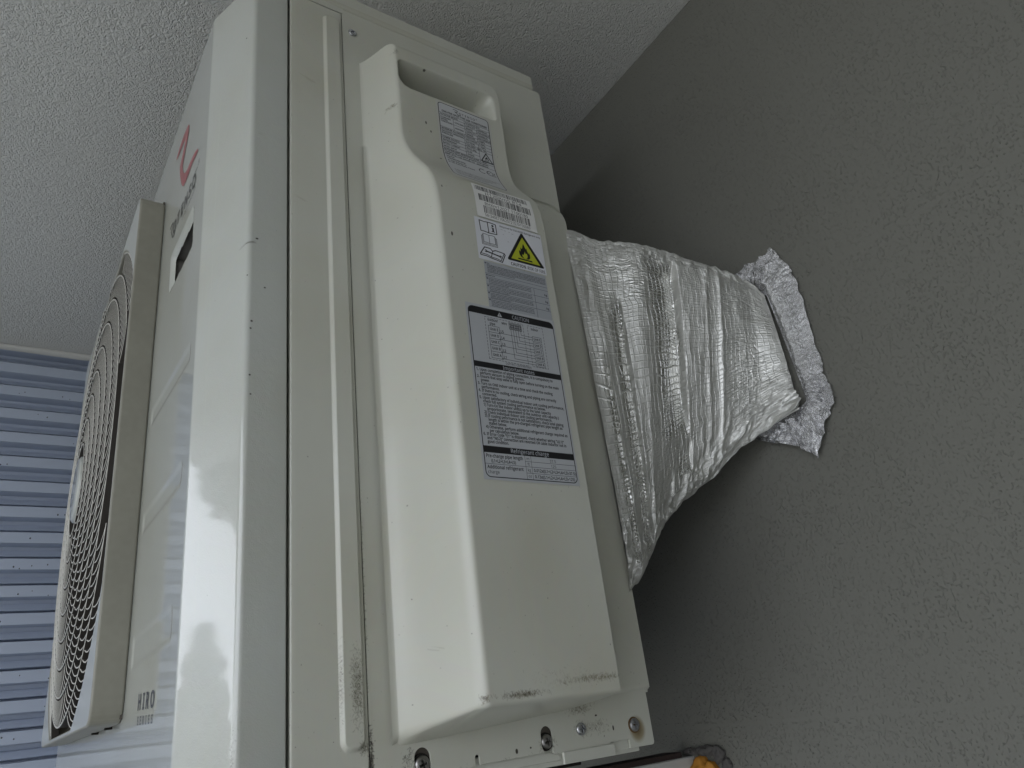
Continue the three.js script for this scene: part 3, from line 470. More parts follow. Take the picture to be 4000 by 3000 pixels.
{ // fire warning
  const W = 1280, H = 800, t = canvasTex(W, H, (c) => {
    c.fillStyle = '#dcdee4'; c.fillRect(0, 0, W, H);
    // manual with an i
    poly(c, [[88, 52], [180, 62], [235, 52], [300, 52], [390, 60], [395, 250], [310, 258], [245, 262], [170, 250], [100, 252], [88, 52]], null, INK, 16); poly(c, [[238, 56], [246, 262]], null, INK, 16);
    c.fillStyle = INK; c.beginPath(); c.arc(330, 102, 21, 0, 7); c.fill(); c.fillRect(303, 136, 46, 14); c.fillRect(318, 136, 31, 76); c.fillRect(300, 208, 66, 14);
    // leafed manual
    poly(c, [[108, 345], [96, 345], [100, 505], [378, 505], [374, 345], [360, 345]], null, INK, 8); poly(c, [[124, 325], [112, 325], [116, 484], [362, 484], [358, 325], [344, 325]], null, INK, 8); poly(c, [[128, 300], [190, 302], [236, 310], [290, 300], [344, 306], [346, 462], [290, 458], [238, 466], [190, 458], [132, 458], [128, 300]], null, INK, 9); poly(c, [[236, 310], [238, 466]], null, INK, 8);
    // manual with a spanner
    poly(c, [[40, 700], [128, 560], [230, 562], [272, 602], [330, 575], [486, 590], [500, 616], [430, 770], [330, 752], [240, 742], [150, 722], [44, 722], [40, 700]], null, INK, 17); poly(c, [[44, 690], [160, 692], [236, 720], [330, 722], [412, 742], [478, 606]], null, INK, 13); poly(c, [[270, 600], [236, 716]], null, INK, 13); poly(c, [[160, 632], [400, 668]], null, INK, 24); for (const [x, y, d] of [[146, 628, 3.3], [412, 672, 0.2]]) { c.strokeStyle = INK; c.lineWidth = 15; c.beginPath(); c.arc(x, y, 17, d + 0.75, d - 0.75 + 6.283); c.stroke(); }
    txt(c, 'Required for R32/R290 Refrigerant only', 466, 78, 50, { w: 796, fat: 1 });
    poly(c, [[884, 108], [570, 656], [1220, 656], [884, 108]], '#0f0f14', '#0f0f14', 46); poly(c, [[886, 160], [612, 638], [1174, 638]], '#b9c033');
    flame(c, 888, 572, 288, '#101014', '#b9c033'); c.fillStyle = '#101014'; c.fillRect(752, 588, 272, 26);
    txt(c, 'CAUTION', 590, 772, 84, { bold: true, w: 292 }); txt(c, ':', 886, 766, 70, { col: '#777' }); txt(c, 'RISK OF FIRE', 908, 772, 80, { w: 348, fat: 1.4 });
    for (const [x, y, w] of [[500, 120, 30], [560, 128, 22], [640, 132, 18], [700, 150, 24], [520, 210, 12], [600, 330, 16]]) { c.fillStyle = 'rgba(60,60,64,0.45)'; c.beginPath(); c.ellipse(x, y, w, 4, 0.1, 0, 7); c.fill(); }
    wear(c, W, H, 90);
  });
  sticker('fire_warning_label', 'white warning sticker with yellow flame triangle', 0.0933, 0.1733, 0.4345, 0.4834, t, { n: 8, rough: 0.35, off: 0.0006 });
}
{ // refrigerant record, grey
  const W = 1024, H = 720, t = canvasTex(W, H, (c) => {
    c.fillStyle = '#a9adb3'; c.fillRect(0, 0, W, H); c.strokeStyle = '#1c1d22'; c.lineWidth = 4; const ln = (x0, y0, x1, y1) => { c.beginPath(); c.moveTo(x0, y0); c.lineTo(x1, y1); c.stroke(); };
    for (const v of [0.271, 0.35, 0.512, 0.665, 0.809]) ln(0, v * H, W, v * H); ln(0.763 * W, 0.357 * H, 0.763 * W, H);
    const words = 'Contains fluorinated greenhouse gases covered by the protocol and sealed system total charge of refrigerant additional factory charge equivalent tonnes installer shall fill in with indelible ink'.split(' ');
    const para = (x, y, w, n, lh, h) => { for (let k = 0; k < n; k++) { let s = ''; while (s.length < w / h * 2.1) s += words[Math.floor(R(0, words.length))] + ' '; txt(c, s.trim(), x, y + k * lh, h, { w: k === n - 1 ? w * 0.45 : w, bold: true }); } };
    const dot = (y, k) => { c.fillStyle = '#1c1d22'; c.beginPath(); c.arc(24, y, 12, 0, 7); c.fill(); txt(c, k, 24, y + 7, 19, { col: '#a9adb3', align: 'c', bold: true }); };
    dot(30, '1'); txt(c, 'R32', 44, 38, 24, { bold: true }); para(44, 64, 960, 6, 22, 23); dot(222, '2'); txt(c, 'GWP 675', 44, 232, 26, { bold: true }); dot(274, '3'); para(44, 282, 690, 4, 24, 22); dot(390, '4'); para(44, 398, 690, 4, 24, 22); dot(500, '5'); para(44, 508, 690, 4, 22, 21); dot(604, '6'); para(44, 612, 690, 5, 22, 20);
    for (const v of [0.445, 0.6, 0.75]) txt(c, 'kg', 950, v * H + 18, 44, { bold: true });
    wear(c, W, H, 40);
  });
  sticker('refrigerant_label', 'grey sticker of fine print with a kg column', 0.0955, 0.1682, 0.3825, 0.4332, t, { n: 6, rough: 0.38});
}
{ // wiring and caution plate
  const W = 1216, H = 2036, t = canvasTex(W, H, (c) => {
    c.fillStyle = '#b9bcc0'; c.fillRect(0, 0, W, H);
    for (let i = 0; i < 1500; i++) { c.fillStyle = `rgba(225,228,232,${R(0.03, 0.12)})`; c.fillRect(R(0, W), R(0, H), R(1, 5), R(1, 5)); }
    rrect(c, 32, 36, W - 56, H - 66, 60); c.save(); c.clip(); c.fillStyle = '#17171c'; c.fillRect(0, 0, W, 118); c.fillRect(0, 715, W, 68); c.fillRect(0, 1676, W, 72); c.restore(); c.strokeStyle = '#17171c'; c.lineWidth = 10; rrect(c, 32, 36, W - 56, H - 66, 60); c.stroke();
    poly(c, [[444, 48], [412, 104], [476, 104]], '#b9bcc0'); txt(c, '!', 444, 100, 44, { align: 'c', bold: true });
    txt(c, 'CAUTION', 612, 98, 66, { col: '#b4b8bf', w: 240 });
    const ln = (p, lw = 5) => poly(c, p, null, '#25262b', lw), X = (u) => u * W, Y = (v) => v * H;
    c.setLineDash([24, 16]); ln([[X(0.195), Y(0.326)], [X(0.195), Y(0.069)], [X(0.617), Y(0.069)], [X(0.62), Y(0.33)]]); ln([[X(0.195), Y(0.326)], [X(0.62), Y(0.33)]]); ln([[X(0.668), Y(0.326)], [X(0.668), Y(0.071)], [X(0.845), Y(0.071)], [X(0.845), Y(0.328)], [X(0.668), Y(0.328)]]); c.setLineDash([]);
    txt(c, 'outdoor', X(0.222), Y(0.091), 50, { fat: 2.4, w: 140 }); txt(c, 'wire', X(0.375), Y(0.096), 46, { fat: 2.4, w: 72 }); txt(c, 'pipe', X(0.242), Y(0.114), 46, { fat: 2.4, w: 74 }); txt(c, 'indoor', X(0.705), Y(0.096), 46, { fat: 2.4, w: 104 });
    const L = 'EDCBA';
    for (let i = 0; i < 5; i++) {
      const y = Y(0.121 + i * 0.0392), h = Y(0.0392); c.strokeStyle = '#25262b'; c.lineWidth = 5; c.strokeRect(X(0.224), y, X(0.118), h); txt(c, 'Unit ' + L[i], X(0.237), y + 54, 46, { fat: 2.4, w: 112 }); txt(c, 'L' + (5 - i), X(0.352), y + 64, 46, { fat: 2.4, w: 44 });
      c.beginPath(); c.arc(X(0.34), y + h - 8, 8, 0, 7); c.stroke(); const ry = Y(0.136 + i * 0.0392); ln([[X(0.345), y + h - 8], [X(0.71), ry + 46]]);
      c.strokeRect(X(0.71), ry, X(0.103), 62); txt(c, 'Unit ' + L[i], X(0.722), ry + 46, 44, { fat: 2.4, w: 100 });
      const wx = X(0.472 + (4 - i) * 0.0275); ln([[wx, Y(0.118)], [wx + 2, ry + 14], [X(0.71), ry + 14]]);
      const bx = X(0.457 + i * 0.0275); c.strokeRect(bx, Y(0.0765), X(0.0275), Y(0.0145)); c.strokeRect(bx, Y(0.091), X(0.0275), Y(0.0135)); c.strokeRect(bx, Y(0.1045), X(0.0275), Y(0.0135)); txt(c, 'ABCDE'[i], bx + 17, Y(0.1035), 26, { align: 'c', bold: true }); c.beginPath(); c.arc(bx + 17, Y(0.0845), 8, 0, 7); c.arc(bx + 17, Y(0.112), 8, 0, 7); c.stroke();
    }
    txt(c, 'correct connection', X(0.507), Y(0.345), 48, { align: 'c', k: 0.86 });
    txt(c, 'Important notes', X(0.5), Y(0.378), 62, { align: 'c', col: '#c2c6cc', k: 0.93 });
    const N = ['1. Upon completion of piping connection, it is compulsory to', '   perform vacuum to piping system.', '2. Ensure that stop valve is fully open before turning on the main', '   power.', '3. Turn on ONE indoor unit at a time and check the cooling', '   performance.', '4. If there is no cooling, check wiring and piping are correctly', '   connected.', '5. Upon satisfactory of individual indoor unit cooling performance,', '   check full system cooling performance as below.', '   1) Turn-On the indoor unit(s) up to the total capacity', '      proportionate. (equivalent to the outdoor unit capacity.)', '   2) Check individual indoor unit cooling performance.', '   3) If cooling peformance is not satisfactory, check total piping', '      length is within the pre-charged refrigerant pipe length as', '      stated below.', '   4) Otherwise, perform additional refrigerant charge required as', '      per calculation below.', '6. If Error Code "E1" is displayed, check whether wiring "L(L1)"', '   and "N(L2)" connection are reversed OR cable inductor not in', '   good condition.'];
    N.forEach((s, i) => { const lead = s.length - s.trimStart().length; txt(c, s.trimStart(), 52 + lead * 13.5, Y(0.4065 + i * 0.02005), 43, { k: 0.865, fat: 2.6, col: '#0a0a0e' }); });
    txt(c, 'Refrigerant charge', X(0.5), Y(0.85), 64, { align: 'c', col: '#c2c6cc', k: 0.93 });
    ln([[32, Y(0.917)], [W - 24, Y(0.917)]], 4); ln([[X(0.437), Y(0.859)], [X(0.437), Y(0.985)]], 4); ln([[X(0.5), Y(0.859)], [X(0.5), Y(0.985)]], 4); ln([[X(0.437), Y(0.889)], [W - 24, Y(0.889)]], 4); ln([[X(0.437), Y(0.951)], [W - 24, Y(0.951)]], 4);
    txt(c, 'Pre-charge pipe length', 52, Y(0.884), 50, { fat: 2.4, w: 455 }); txt(c, '(L1+L2+L3+L4+L5)', 110, Y(0.909), 46, { fat: 2.4, w: 300 }); txt(c, 'Additional refrigerant', 56, Y(0.942), 50, { fat: 2.4, w: 440 }); txt(c, 'charge', 56, Y(0.968), 50, { w: 140 });
    txt(c, 'm', X(0.468), Y(0.881), 44, { align: 'c' }); txt(c, 'ft', X(0.468), Y(0.911), 44, { align: 'c' }); txt(c, 'kg', X(0.468), Y(0.942), 44, { align: 'c' }); txt(c, 'oz', X(0.468), Y(0.974), 44, { align: 'c' });
    txt(c, '37.5', X(0.735), Y(0.883), 44, { align: 'c' }); txt(c, '125', X(0.735), Y(0.912), 44, { align: 'c' }); txt(c, '0.012x((L1+L2+L3+L4+L5)-37.5)', X(0.515), Y(0.942), 46, { fat: 2.4, w: 556 }); txt(c, '0.13x((L1+L2+L3+L4+L5)-125)', X(0.518), Y(0.975), 46, { fat: 2.4, w: 530 });
    wear(c, W, H, 160);
  });
  sticker('wiring_label', 'large grey caution plate with wiring diagram and notes', 0.0944, 0.1943, 0.2155, 0.3825, t, { n: 8, rough: 0.38});
}

// ---------------------------------------------------------------- prints on the front panel (thin decals)
function decal(name, label, corners, w, h, draw, col) { // corners: top left, top right, bottom left of the print on the front plane [x, y]
  const alpha = canvasTex(w, h, (c) => { c.fillStyle = '#000'; c.fillRect(0, 0, w, h); draw(c, w, h); }, false);
  const [a, b, d] = corners, g = sheet([0, 1], [1, 0], (u, v) => [a[0] + (b[0] - a[0]) * u + (d[0] - a[0]) * v, a[1] + (b[1] - a[1]) * u + (d[1] - a[1]) * v, ZF + 0.0004], (u, v) => [u, 1 - v]);
  part(name, g, phy({ color: col, roughness: 0.4, alphaMap: alpha, transparent: true, clearcoat: 0.5 }), ac, label);
}
decal('brand_emblem', 'red brush stroke emblem', [[-0.248, 0.731], [-0.100, 0.7215], [-0.248, 0.6235]], 512, 400, (c, w, h) => {
  const q = (x, y) => [(x + 0.248) / 0.148 * w, (0.731 - 0.064 * (x + 0.248) - y) / 0.1075 * h]; c.fillStyle = '#fff';
  const A = [[-0.2405, 0.7185], [-0.212, 0.722], [-0.178, 0.7165], [-0.1725, 0.709], [-0.182, 0.694], [-0.196, 0.678], [-0.2, 0.670], [-0.192, 0.655], [-0.183, 0.646], [-0.170, 0.640], [-0.150, 0.6385], [-0.130, 0.635], [-0.109, 0.6255], [-0.128, 0.6305], [-0.150, 0.631], [-0.176, 0.6295], [-0.190, 0.638], [-0.205, 0.662], [-0.214, 0.684], [-0.203, 0.689], [-0.190, 0.700], [-0.186, 0.7045], [-0.196, 0.711], [-0.214, 0.713], [-0.2395, 0.7145]];
  c.beginPath(); const pts = A.map((p) => q(...p)); for (let i = 0; i < pts.length; i++) { const a = pts[i], b = pts[(i + 1) % pts.length], m = [(a[0] + b[0]) / 2, (a[1] + b[1]) / 2]; i ? c.quadraticCurveTo(a[0], a[1], m[0], m[1]) : c.moveTo(m[0], m[1]); } c.closePath(); c.fill(); c.strokeStyle = '#fff'; c.lineWidth = 17; c.lineJoin = 'round'; c.stroke();
}, lin(0.36, 0.075, 0.085));
decal('brand_lettering', 'dark spaced maker lettering', [[-0.252, 0.6215], [-0.092, 0.6085], [-0.252, 0.5800]], 1024, 300, (c, w, h) => {
  c.strokeStyle = '#fff'; c.lineWidth = 20; c.lineCap = 'round'; c.beginPath(); c.moveTo(20, 44); c.quadraticCurveTo(130, 26, 134, 66); c.quadraticCurveTo(130, 104, 76, 110); c.quadraticCurveTo(104, 150, 130, 190); c.quadraticCurveTo(170, 236, 222, 216); c.stroke();
  'OTENSO'.split('').forEach((k, i) => txt(c, k, 206 + i * 125, 190, 156, { align: 'c', col: '#fff', fat: 12 })); c.fillStyle = '#fff'; c.fillRect(776, 62, 150, 11); txt(c, '®', 930, 66, 66, { col: '#bbb' }); txt(c, 'Living Innovation', 470, 262, 62, { col: '#aaa', w: 430 });
}, lin(0.03, 0.03, 0.032));
decal('series_lettering', 'dark blue model series lettering', [[-0.2245, 0.0985], [-0.1440, 0.0957], [-0.2245, 0.0685]], 700, 300, (c) => {
  'HIRO'.split('').forEach((k, i) => txt(c, k, [80, 250, 400, 600][i], 162, 176, { align: 'c', col: '#fff', fat: 9, k: 1.15 })); 'SERIES'.split('').forEach((k, i) => txt(c, k, 70 + i * 112, 282, 88, { align: 'c', col: '#fff', fat: 7, k: 0.95 }));
}, lin(0.025, 0.03, 0.055));

// ---------------------------------------------------------------- screws
function screwGeo(r, dome) { // pan head with a cross recess, facing +X
  const rs = [...range(0, 0.62, 16), ...range(0.66, 1, 8), 1.0], as = range(0, Math.PI * 2, 56);
  const g = sheet(as, rs.map((_, i) => i), (a, i) => {
    const q = rs[i], last = i === rs.length - 1, y = q * Math.cos(a), z = q * Math.sin(a);
    const arm = (u, v) => ss(0.135, 0.085, Math.abs(u)) * ss(0.56, 0.46, Math.abs(v)); const cr = Math.max(arm(y, z), arm(z, y));
    return [last ? 0 : dome * Math.sqrt(Math.max(0, 1 - (q * 0.96) ** 2)) + 0.0004 - cr * dome * 1.2 * (1 - 0.5 * q), y * r, z * r];
  }, null, true);
  const ix = g.index.array; for (let i = 0; i < ix.length; i += 3) { const t = ix[i]; ix[i] = ix[i + 1]; ix[i + 1] = t; } g.computeVertexNormals(); return g;
}
for (const [y, z, r, x, m, label] of [[0.7557, 0.2595, 0.0044, 0, M.steel, 'shiny screw under the lid'], [0.0210, 0.0770, 0.0047, 0.0002, M.steel, 'shiny clean cross head screw'], [0.0155, 0.1135, 0.0050, -0.0018, M.sooty, 'sooty screw in the keyhole slot'], [0.0178, 0.0158, 0.0050, 0.0003, M.dullSteel, 'dull screw with a rusty stain'], [0.0135, 0.2296, 0.0056, -0.0018, M.sooty, 'sooty screw in the tall slot']]) {
  const s = part('screw', screwGeo(r * 1.1, r * 0.55).rotateX(R(-0.6, 0.6)).translate(x, y, z), m, ac, label);
  const washer = new THREE.CylinderGeometry(r * 1.32, r * 1.42, 0.0012, 32).rotateZ(-Math.PI / 2).translate(x - 0.0004, y, z);
  if (m !== M.steel) part('washer', washer, m === M.dullSteel ? M.rust : M.seam, ac);
}
for (const [z, y0, y1] of [[0.1136, 0.004, 0.032], [0.2296, 0.002, 0.030]]) part('slot_backing', box(-0.0055, -0.0035, y0, y1, z - 0.010, z + 0.010), M.cavity, ac);

// ---------------------------------------------------------------- fan grille
{
  const GX = -0.585, GY = 0.392, GR = 0.335, X0 = -0.845, X1 = -0.300, Y0 = 0.0762, Y1 = 0.698, ZG = 0.4212;
  const root = new THREE.Group(); root.name = 'fan_grille'; root.position.set(GX, GY, ZG).sub(ac.position); ac.add(root);
  const sub = (name, g, m) => { g.translate(-GX, -GY, -ZG); g.userData.local = true; return part(name, g, m, root); };
  const IN = 0.006, inside = (x, y) => x > X0 + IN && x < X1 - IN && y > Y0 + IN && y < Y1 - IN;
  const s = new THREE.Shape(), cr = 0.022; // front face with the opening
  s.moveTo(X0 + cr, Y0); s.lineTo(X1 - cr, Y0); s.quadraticCurveTo(X1, Y0, X1, Y0 + cr); s.lineTo(X1, Y1 - cr); s.quadraticCurveTo(X1, Y1, X1 - cr, Y1); s.lineTo(X0 + cr, Y1); s.quadraticCurveTo(X0, Y1, X0, Y1 - cr); s.lineTo(X0, Y0 + cr); s.quadraticCurveTo(X0, Y0, X0 + cr, Y0);
  const hole = []; for (let i = 0; i < 240; i++) { const a = i / 240 * Math.PI * 2, c = Math.cos(a), n = Math.sin(a); const t = Math.min(GR, c > 0 ? (X1 - IN - GX) / c : c < 0 ? (X0 + IN - GX) / c : 9, n > 0 ? (Y1 - IN - GY) / n : n < 0 ? (Y0 + IN - GY) / n : 9); hole.push(new THREE.Vector2(GX + c * t, GY + n * t)); }
  s.holes.push(new THREE.Path(hole.reverse()));
  const fr = new THREE.ExtrudeGeometry(s, { depth: 0.0235, bevelEnabled: true, bevelSize: 0.0022, bevelThickness: 0.0028, bevelOffset: -0.0022, bevelSegments: 4, curveSegments: 8 }).translate(0, 0, ZG - 0.0263);
  sub('frame', fr, [M.front2, M.grilleShadeSide]);
  for (const x of [-0.37, -0.47]) sub('clip', box(x - 0.004, x + 0.004, Y0 - 0.002, Y0 + 0.006, ZF - 0.001, ZF + 0.0065), M.seam);
  const dome = (r) => ZG - 0.0035 + 0.0165 * Math.max(0, 1 - (r / 0.36) ** 2);
  const r0 = 0.063, dr = (GR - r0) / 8;
  const TWO = [M.grille, M.darkenedWeb], twoTone = (a, b) => mergeGeometries([a, b], true); // pale front bead; darkness between the blades is put into the web colour
  // rings, open where the frame cuts them
  for (let k = 0; k <= 8; k++) {
    const r = r0 + dr * k - (k === 8 ? 0.0015 : 0), z = dome(r), n = 200, on = Array.from({ length: n + 1 }, (_, i) => inside(GX + r * Math.cos(i / n * 6.28319), GY + r * Math.sin(i / n * 6.28319)));
    const runs = []; let cur = null; for (let i = 0; i <= n; i++) { if (on[i]) { cur = cur || [i, i]; cur[1] = i; } if ((!on[i] || i === n) && cur) { runs.push(cur); cur = null; } }
    for (const [a, b] of runs) { if (b - a < 3) continue; const mk = (sec) => { const g = sheet(range(0, sec.length - 1, sec.length - 1), range(a, b, b - a), (j, i) => { const t = i / n * 6.28319, q = r + sec[j][0]; return [GX + q * Math.cos(t), GY + q * Math.sin(t), z + sec[j][1]]; }).toNonIndexed(); g.computeVertexNormals(); return g; };
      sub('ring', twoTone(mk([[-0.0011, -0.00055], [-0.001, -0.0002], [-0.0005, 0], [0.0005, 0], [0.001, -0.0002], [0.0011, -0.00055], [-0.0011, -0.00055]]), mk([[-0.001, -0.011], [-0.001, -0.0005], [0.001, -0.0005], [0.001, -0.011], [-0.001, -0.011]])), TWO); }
  }
  sub('hub_disc', new THREE.LatheGeometry([[0, 0.0032], [0.03, 0.0029], [0.041, 0.0018], [0.0455, -0.001], [0.046, -0.012]].map((p) => new THREE.Vector2(p[0], p[1])), 64).rotateX(Math.PI / 2).translate(GX, GY, dome(0.03)), M.front);
  // swirled blades between the rings: the nearest 300 are pieces of their own
  const all = [];
  for (let k = 0; k < 8; k++) {
    const ra = r0 + dr * k + 0.0005, rb = r0 + dr * (k + 1) - 0.001, N = Math.round(2 * Math.PI * (ra + rb) / 2 / 0.0145), sweep = -0.036 / ((ra + rb) / 2);
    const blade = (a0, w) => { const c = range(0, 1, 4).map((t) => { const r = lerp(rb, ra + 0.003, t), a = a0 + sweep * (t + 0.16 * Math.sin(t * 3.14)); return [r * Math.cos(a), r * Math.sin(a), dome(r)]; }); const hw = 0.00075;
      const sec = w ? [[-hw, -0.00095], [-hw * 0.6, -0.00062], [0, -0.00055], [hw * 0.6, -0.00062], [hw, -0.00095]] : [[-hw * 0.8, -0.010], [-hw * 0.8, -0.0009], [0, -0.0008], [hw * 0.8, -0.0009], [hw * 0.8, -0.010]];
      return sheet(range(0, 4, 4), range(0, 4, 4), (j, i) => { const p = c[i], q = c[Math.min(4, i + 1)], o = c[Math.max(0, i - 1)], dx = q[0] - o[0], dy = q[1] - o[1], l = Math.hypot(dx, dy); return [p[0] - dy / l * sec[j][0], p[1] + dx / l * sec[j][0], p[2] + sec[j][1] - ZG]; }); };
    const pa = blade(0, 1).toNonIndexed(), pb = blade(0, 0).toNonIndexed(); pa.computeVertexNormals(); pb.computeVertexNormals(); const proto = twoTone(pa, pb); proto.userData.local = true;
    for (let i = 0; i < N; i++) {
      const a = i / N * 6.28319, am = a + sweep / 2, rm = (ra + rb) / 2, ok = [0, 0.5, 1].every((t) => inside(GX + lerp(rb, ra, t) * Math.cos(a + sweep * t), GY + lerp(rb, ra, t) * Math.sin(a + sweep * t)));
      if (!ok) continue; all.push([proto, a, (GX + rm * Math.cos(am) - 0.5584) ** 2 + (GY + rm * Math.sin(am) - 0.04) ** 2]);
    }
  }
  all.sort((p, q) => p[2] - q[2]);
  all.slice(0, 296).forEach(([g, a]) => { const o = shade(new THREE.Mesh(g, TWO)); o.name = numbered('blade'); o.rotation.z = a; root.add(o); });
  const pick = (g, k) => { const r = g.groups[k], o = new THREE.BufferGeometry(); for (const n of ['position', 'normal', 'uv']) { const t = g.attributes[n], q = t.itemSize; o.setAttribute(n, new THREE.BufferAttribute(t.array.slice(r.start * q, (r.start + r.count) * q), q)); } return o; };
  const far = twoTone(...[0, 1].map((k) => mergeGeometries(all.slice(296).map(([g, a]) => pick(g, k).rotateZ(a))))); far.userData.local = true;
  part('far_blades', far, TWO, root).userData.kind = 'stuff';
  // flat dark sheet added in place of the dark fan cavity
  const backing = box(X0 + 0.004, X1 - 0.004, Y0 + 0.004, Y1 - 0.004, ZF + 0.0005, ZF + 0.0025);
  sub('dark_backing', merge([backing]), M.cavity);
}

// ---------------------------------------------------------------- foil sleeve over the pipes, from the unit to the wall
{
  // rows: z, top x, top y, bottom x, bottom y
  const rows = [[-0.004, 0.0027, 0.571, 0.0095, 0.134], [-0.03, 0.0283, 0.5449, 0.0105, 0.1572], [-0.055, 0.0519, 0.5312, 0.0075, 0.1855], [-0.08, 0.0706, 0.5197, 0.0106, 0.2114], [-0.105, 0.0842, 0.5065, 0.0189, 0.2314], [-0.13, 0.0973, 0.4925, 0.0349, 0.2483], [-0.15, 0.1079, 0.4817, 0.0579, 0.2718], [-0.17, 0.1162, 0.4701, 0.0859, 0.2877], [-0.186, 0.1265, 0.4520, 0.1300, 0.3020]];
  const R2 = rows.map((r) => [-r[0], ...r.slice(1)]);
  // one map for the whole seen side: u from the unit to the wall, w from top to bottom
  const patch = (u, t) => Math.max(...[[0.12, 0.20, 0.05, 0.30, 0.92], [0.345, 0.515, 0.05, 0.14, 0.66], [0.03, 0.085, 0.03, 0.40, 0.9], [0.42, 0.53, 0.05, 0.64, 0.80]].map(([a, b, k, ta, tb]) => { const q = u - k * (t - 0.5) + 0.012 * (noise2(t * 26, u * 12) - 0.5), e = 0.05 * (noise2(u * 40, t * 8) - 0.5); return ss(a - 0.02, a + 0.045, q) * ss(b + 0.005, b - 0.005, q) * ss(ta, ta + 0.1, t + e) * ss(tb, tb - 0.08, t + e); }));
  const lines = (u, t) => { const x = u * 41, y = t * 96, w1 = 0.7 * (noise2(x * 0.5, y * 0.4) - 0.5), w2 = 0.8 * (noise2(x * 0.3 + 9, y * 0.6) - 0.5) + 1.2 * (noise2(x * 0.12, y * 0.1 + 4) - 0.5), gx = Math.abs((((x + w1) % 1) + 1) % 1 - 0.5), gy = Math.abs((((y + w2) % 1) + 1) % 1 - 0.5); return [ss(0.40, 0.47, gx) * (0.4 + 0.6 * noise2(x * 1.1, y * 0.25)), ss(0.39, 0.46, gy) * (0.5 + 0.5 * noise2(x * 0.25, y * 1.1))]; };
  const tOf = (v) => clamp((v - 0.107) / 0.893);
  const scrim = gray(1024, (u, v) => { // reinforcing threads under the foil, wrinkled film between them
    const t = tOf(v), [a, b] = lines(u, t), p = patch(u, t), crk = Math.abs(noise2(u * 30 + 3 * noise2(u * 11, t * 26), t * 190) - 0.5) * 2, ck = noise2(u * 110, t * 420), zone = ss(0.3, 0.7, noise2(u * 6, t * 10));
    return 0.42 + (0.15 + 0.22 * p) * Math.max(a, b) - 0.14 * (1 - crk) ** 3 * (0.2 + zone) * (1 - 0.6 * p) + (0.10 * (0.3 + zone) + 0.10 * p) * (ck - 0.5) + 0.10 * (noise2(u * 22, t * 40) - 0.5);
  }, false, 2048);
  const scrimRough = gray(1024, (u, v) => { const t = tOf(v), [a, b] = lines(u, t), p = patch(u, t); return lerp(lerp(0.46 + 0.16 * (noise2(u * 9, t * 16) - 0.5), 0.10, p), 0.62, Math.max(a, b) * (0.5 + 0.5 * p)); }, false, 2048);
  for (const t of [scrim, scrimRough]) t.wrapS = t.wrapT = THREE.ClampToEdgeWrapping;
  const foil = std({ color: lin(0.68, 0.68, 0.655), metalness: 1, roughness: 1, roughnessMap: scrimRough, bumpMap: scrim, bumpScale: 0.0022 });
  const crinkle = gray(512, (u, v) => { let s = 0; for (const [f, a] of [[24, 0.5], [60, 0.35], [130, 0.25]]) s += a * Math.abs(noise2(u * f, v * f * 0.8, 1 << 20) - 0.5) * 2; return 1 - s; });
  const bright = std({ color: lin(0.78, 0.78, 0.79), metalness: 1, roughness: 0.2, bumpMap: crinkle, bumpScale: 0.0012, flatShading: true });
  const root = thing('foil_sleeve', 'silver foil wrap with pressed grid running from the unit into the wall', 'foil wrap', [0.05, 0.14, -0.1]);
  const us = range(0, 1, 260), as = [...range(-0.06, 0.5, 300), ...range(0.52, 0.94, 24)];
  const fold = (u, t) => { // t 0 top .. 1 bottom on the seen side
    const ridge = (c, w, h, bend = 0) => h * Math.exp(-(((u - c - bend * (t - 0.5)) / w) ** 2));
    const lap = (c0, c1, h, bend, ta, tb) => { const q = (u - bend * (t - 0.5) - c0) / (c1 - c0); return (q < 0 || q > 1.08 ? 0 : -h * (q < 1 ? q * q : 1 - (q - 1) / 0.08)) * ss(ta, ta + 0.12, t) * ss(tb, tb - 0.12, t); }; // film pulled in, then stepping out at a taped lap
    const rg = (x, y) => 1 - Math.abs(noise2(x, y) - 0.5) * 2;
    let d = 0.0032 * (noise2(u * 6 + 0.5 * t, 2.5 + t * 1.2) - 0.5) + 0.0014 * (noise2(u * 17 + 1.2 * t, 7 + t * 2.0) - 0.5);
    d += ridge(0.075, 0.03, 0.003, 0.03) + lap(0.12, 0.20, 0.0075, 0.05, 0.30, 0.92) + ridge(0.29, 0.06, 0.002) + lap(0.345, 0.515, 0.012, 0.05, 0.14, 0.66) + lap(0.03, 0.085, 0.005, 0.03, 0.40, 0.9) + ridge(0.73, 0.010, 0.0014, -0.03) + ridge(0.66, 0.012, 0.0008, -0.02) + lap(0.42, 0.53, 0.006, 0.05, 0.64, 0.80);
    const lowr = ss(0.60, 0.9, t), top = ss(0.24, 0.06, t), cr = 0.25 + lowr * 1.5 + top * 1.1 + 1.1 * ss(0.78, 1, u) * ss(0.45, 0.8, t);
    d += cr * (0.0030 * (rg(u * 12 + 2 * t, t * 9) ** 2 - 0.4) + 0.0016 * (rg(u * 30, t * 24 + u * 9) - 0.5) + 0.0007 * (noise2(u * 70, t * 70) - 0.5));
    return d;
  };
  const g = sheet(as, us, (a, u) => {
    const z = lerp(0.004, 0.186, u), [tx, ty, bx, by] = curve(R2, z);
    const ang = a * Math.PI * 2, cy = Math.cos(ang), sx = Math.sin(ang); // 0 = top, .25 = seen side, .5 = bottom, .75 = hidden side
    const sq = (q, e) => Math.sign(q) * Math.pow(Math.abs(q), e), t = (1 - sq(cy, 0.8)) / 2;
    const x0 = lerp(tx, bx, t), y0 = lerp(ty, by, t), front = lerp(0.010, 0.016, Math.sin(u * 3.14)) * (1 - 0.55 * ss(0.92, 1, u)), back = lerp(0.075, 0.10, u);
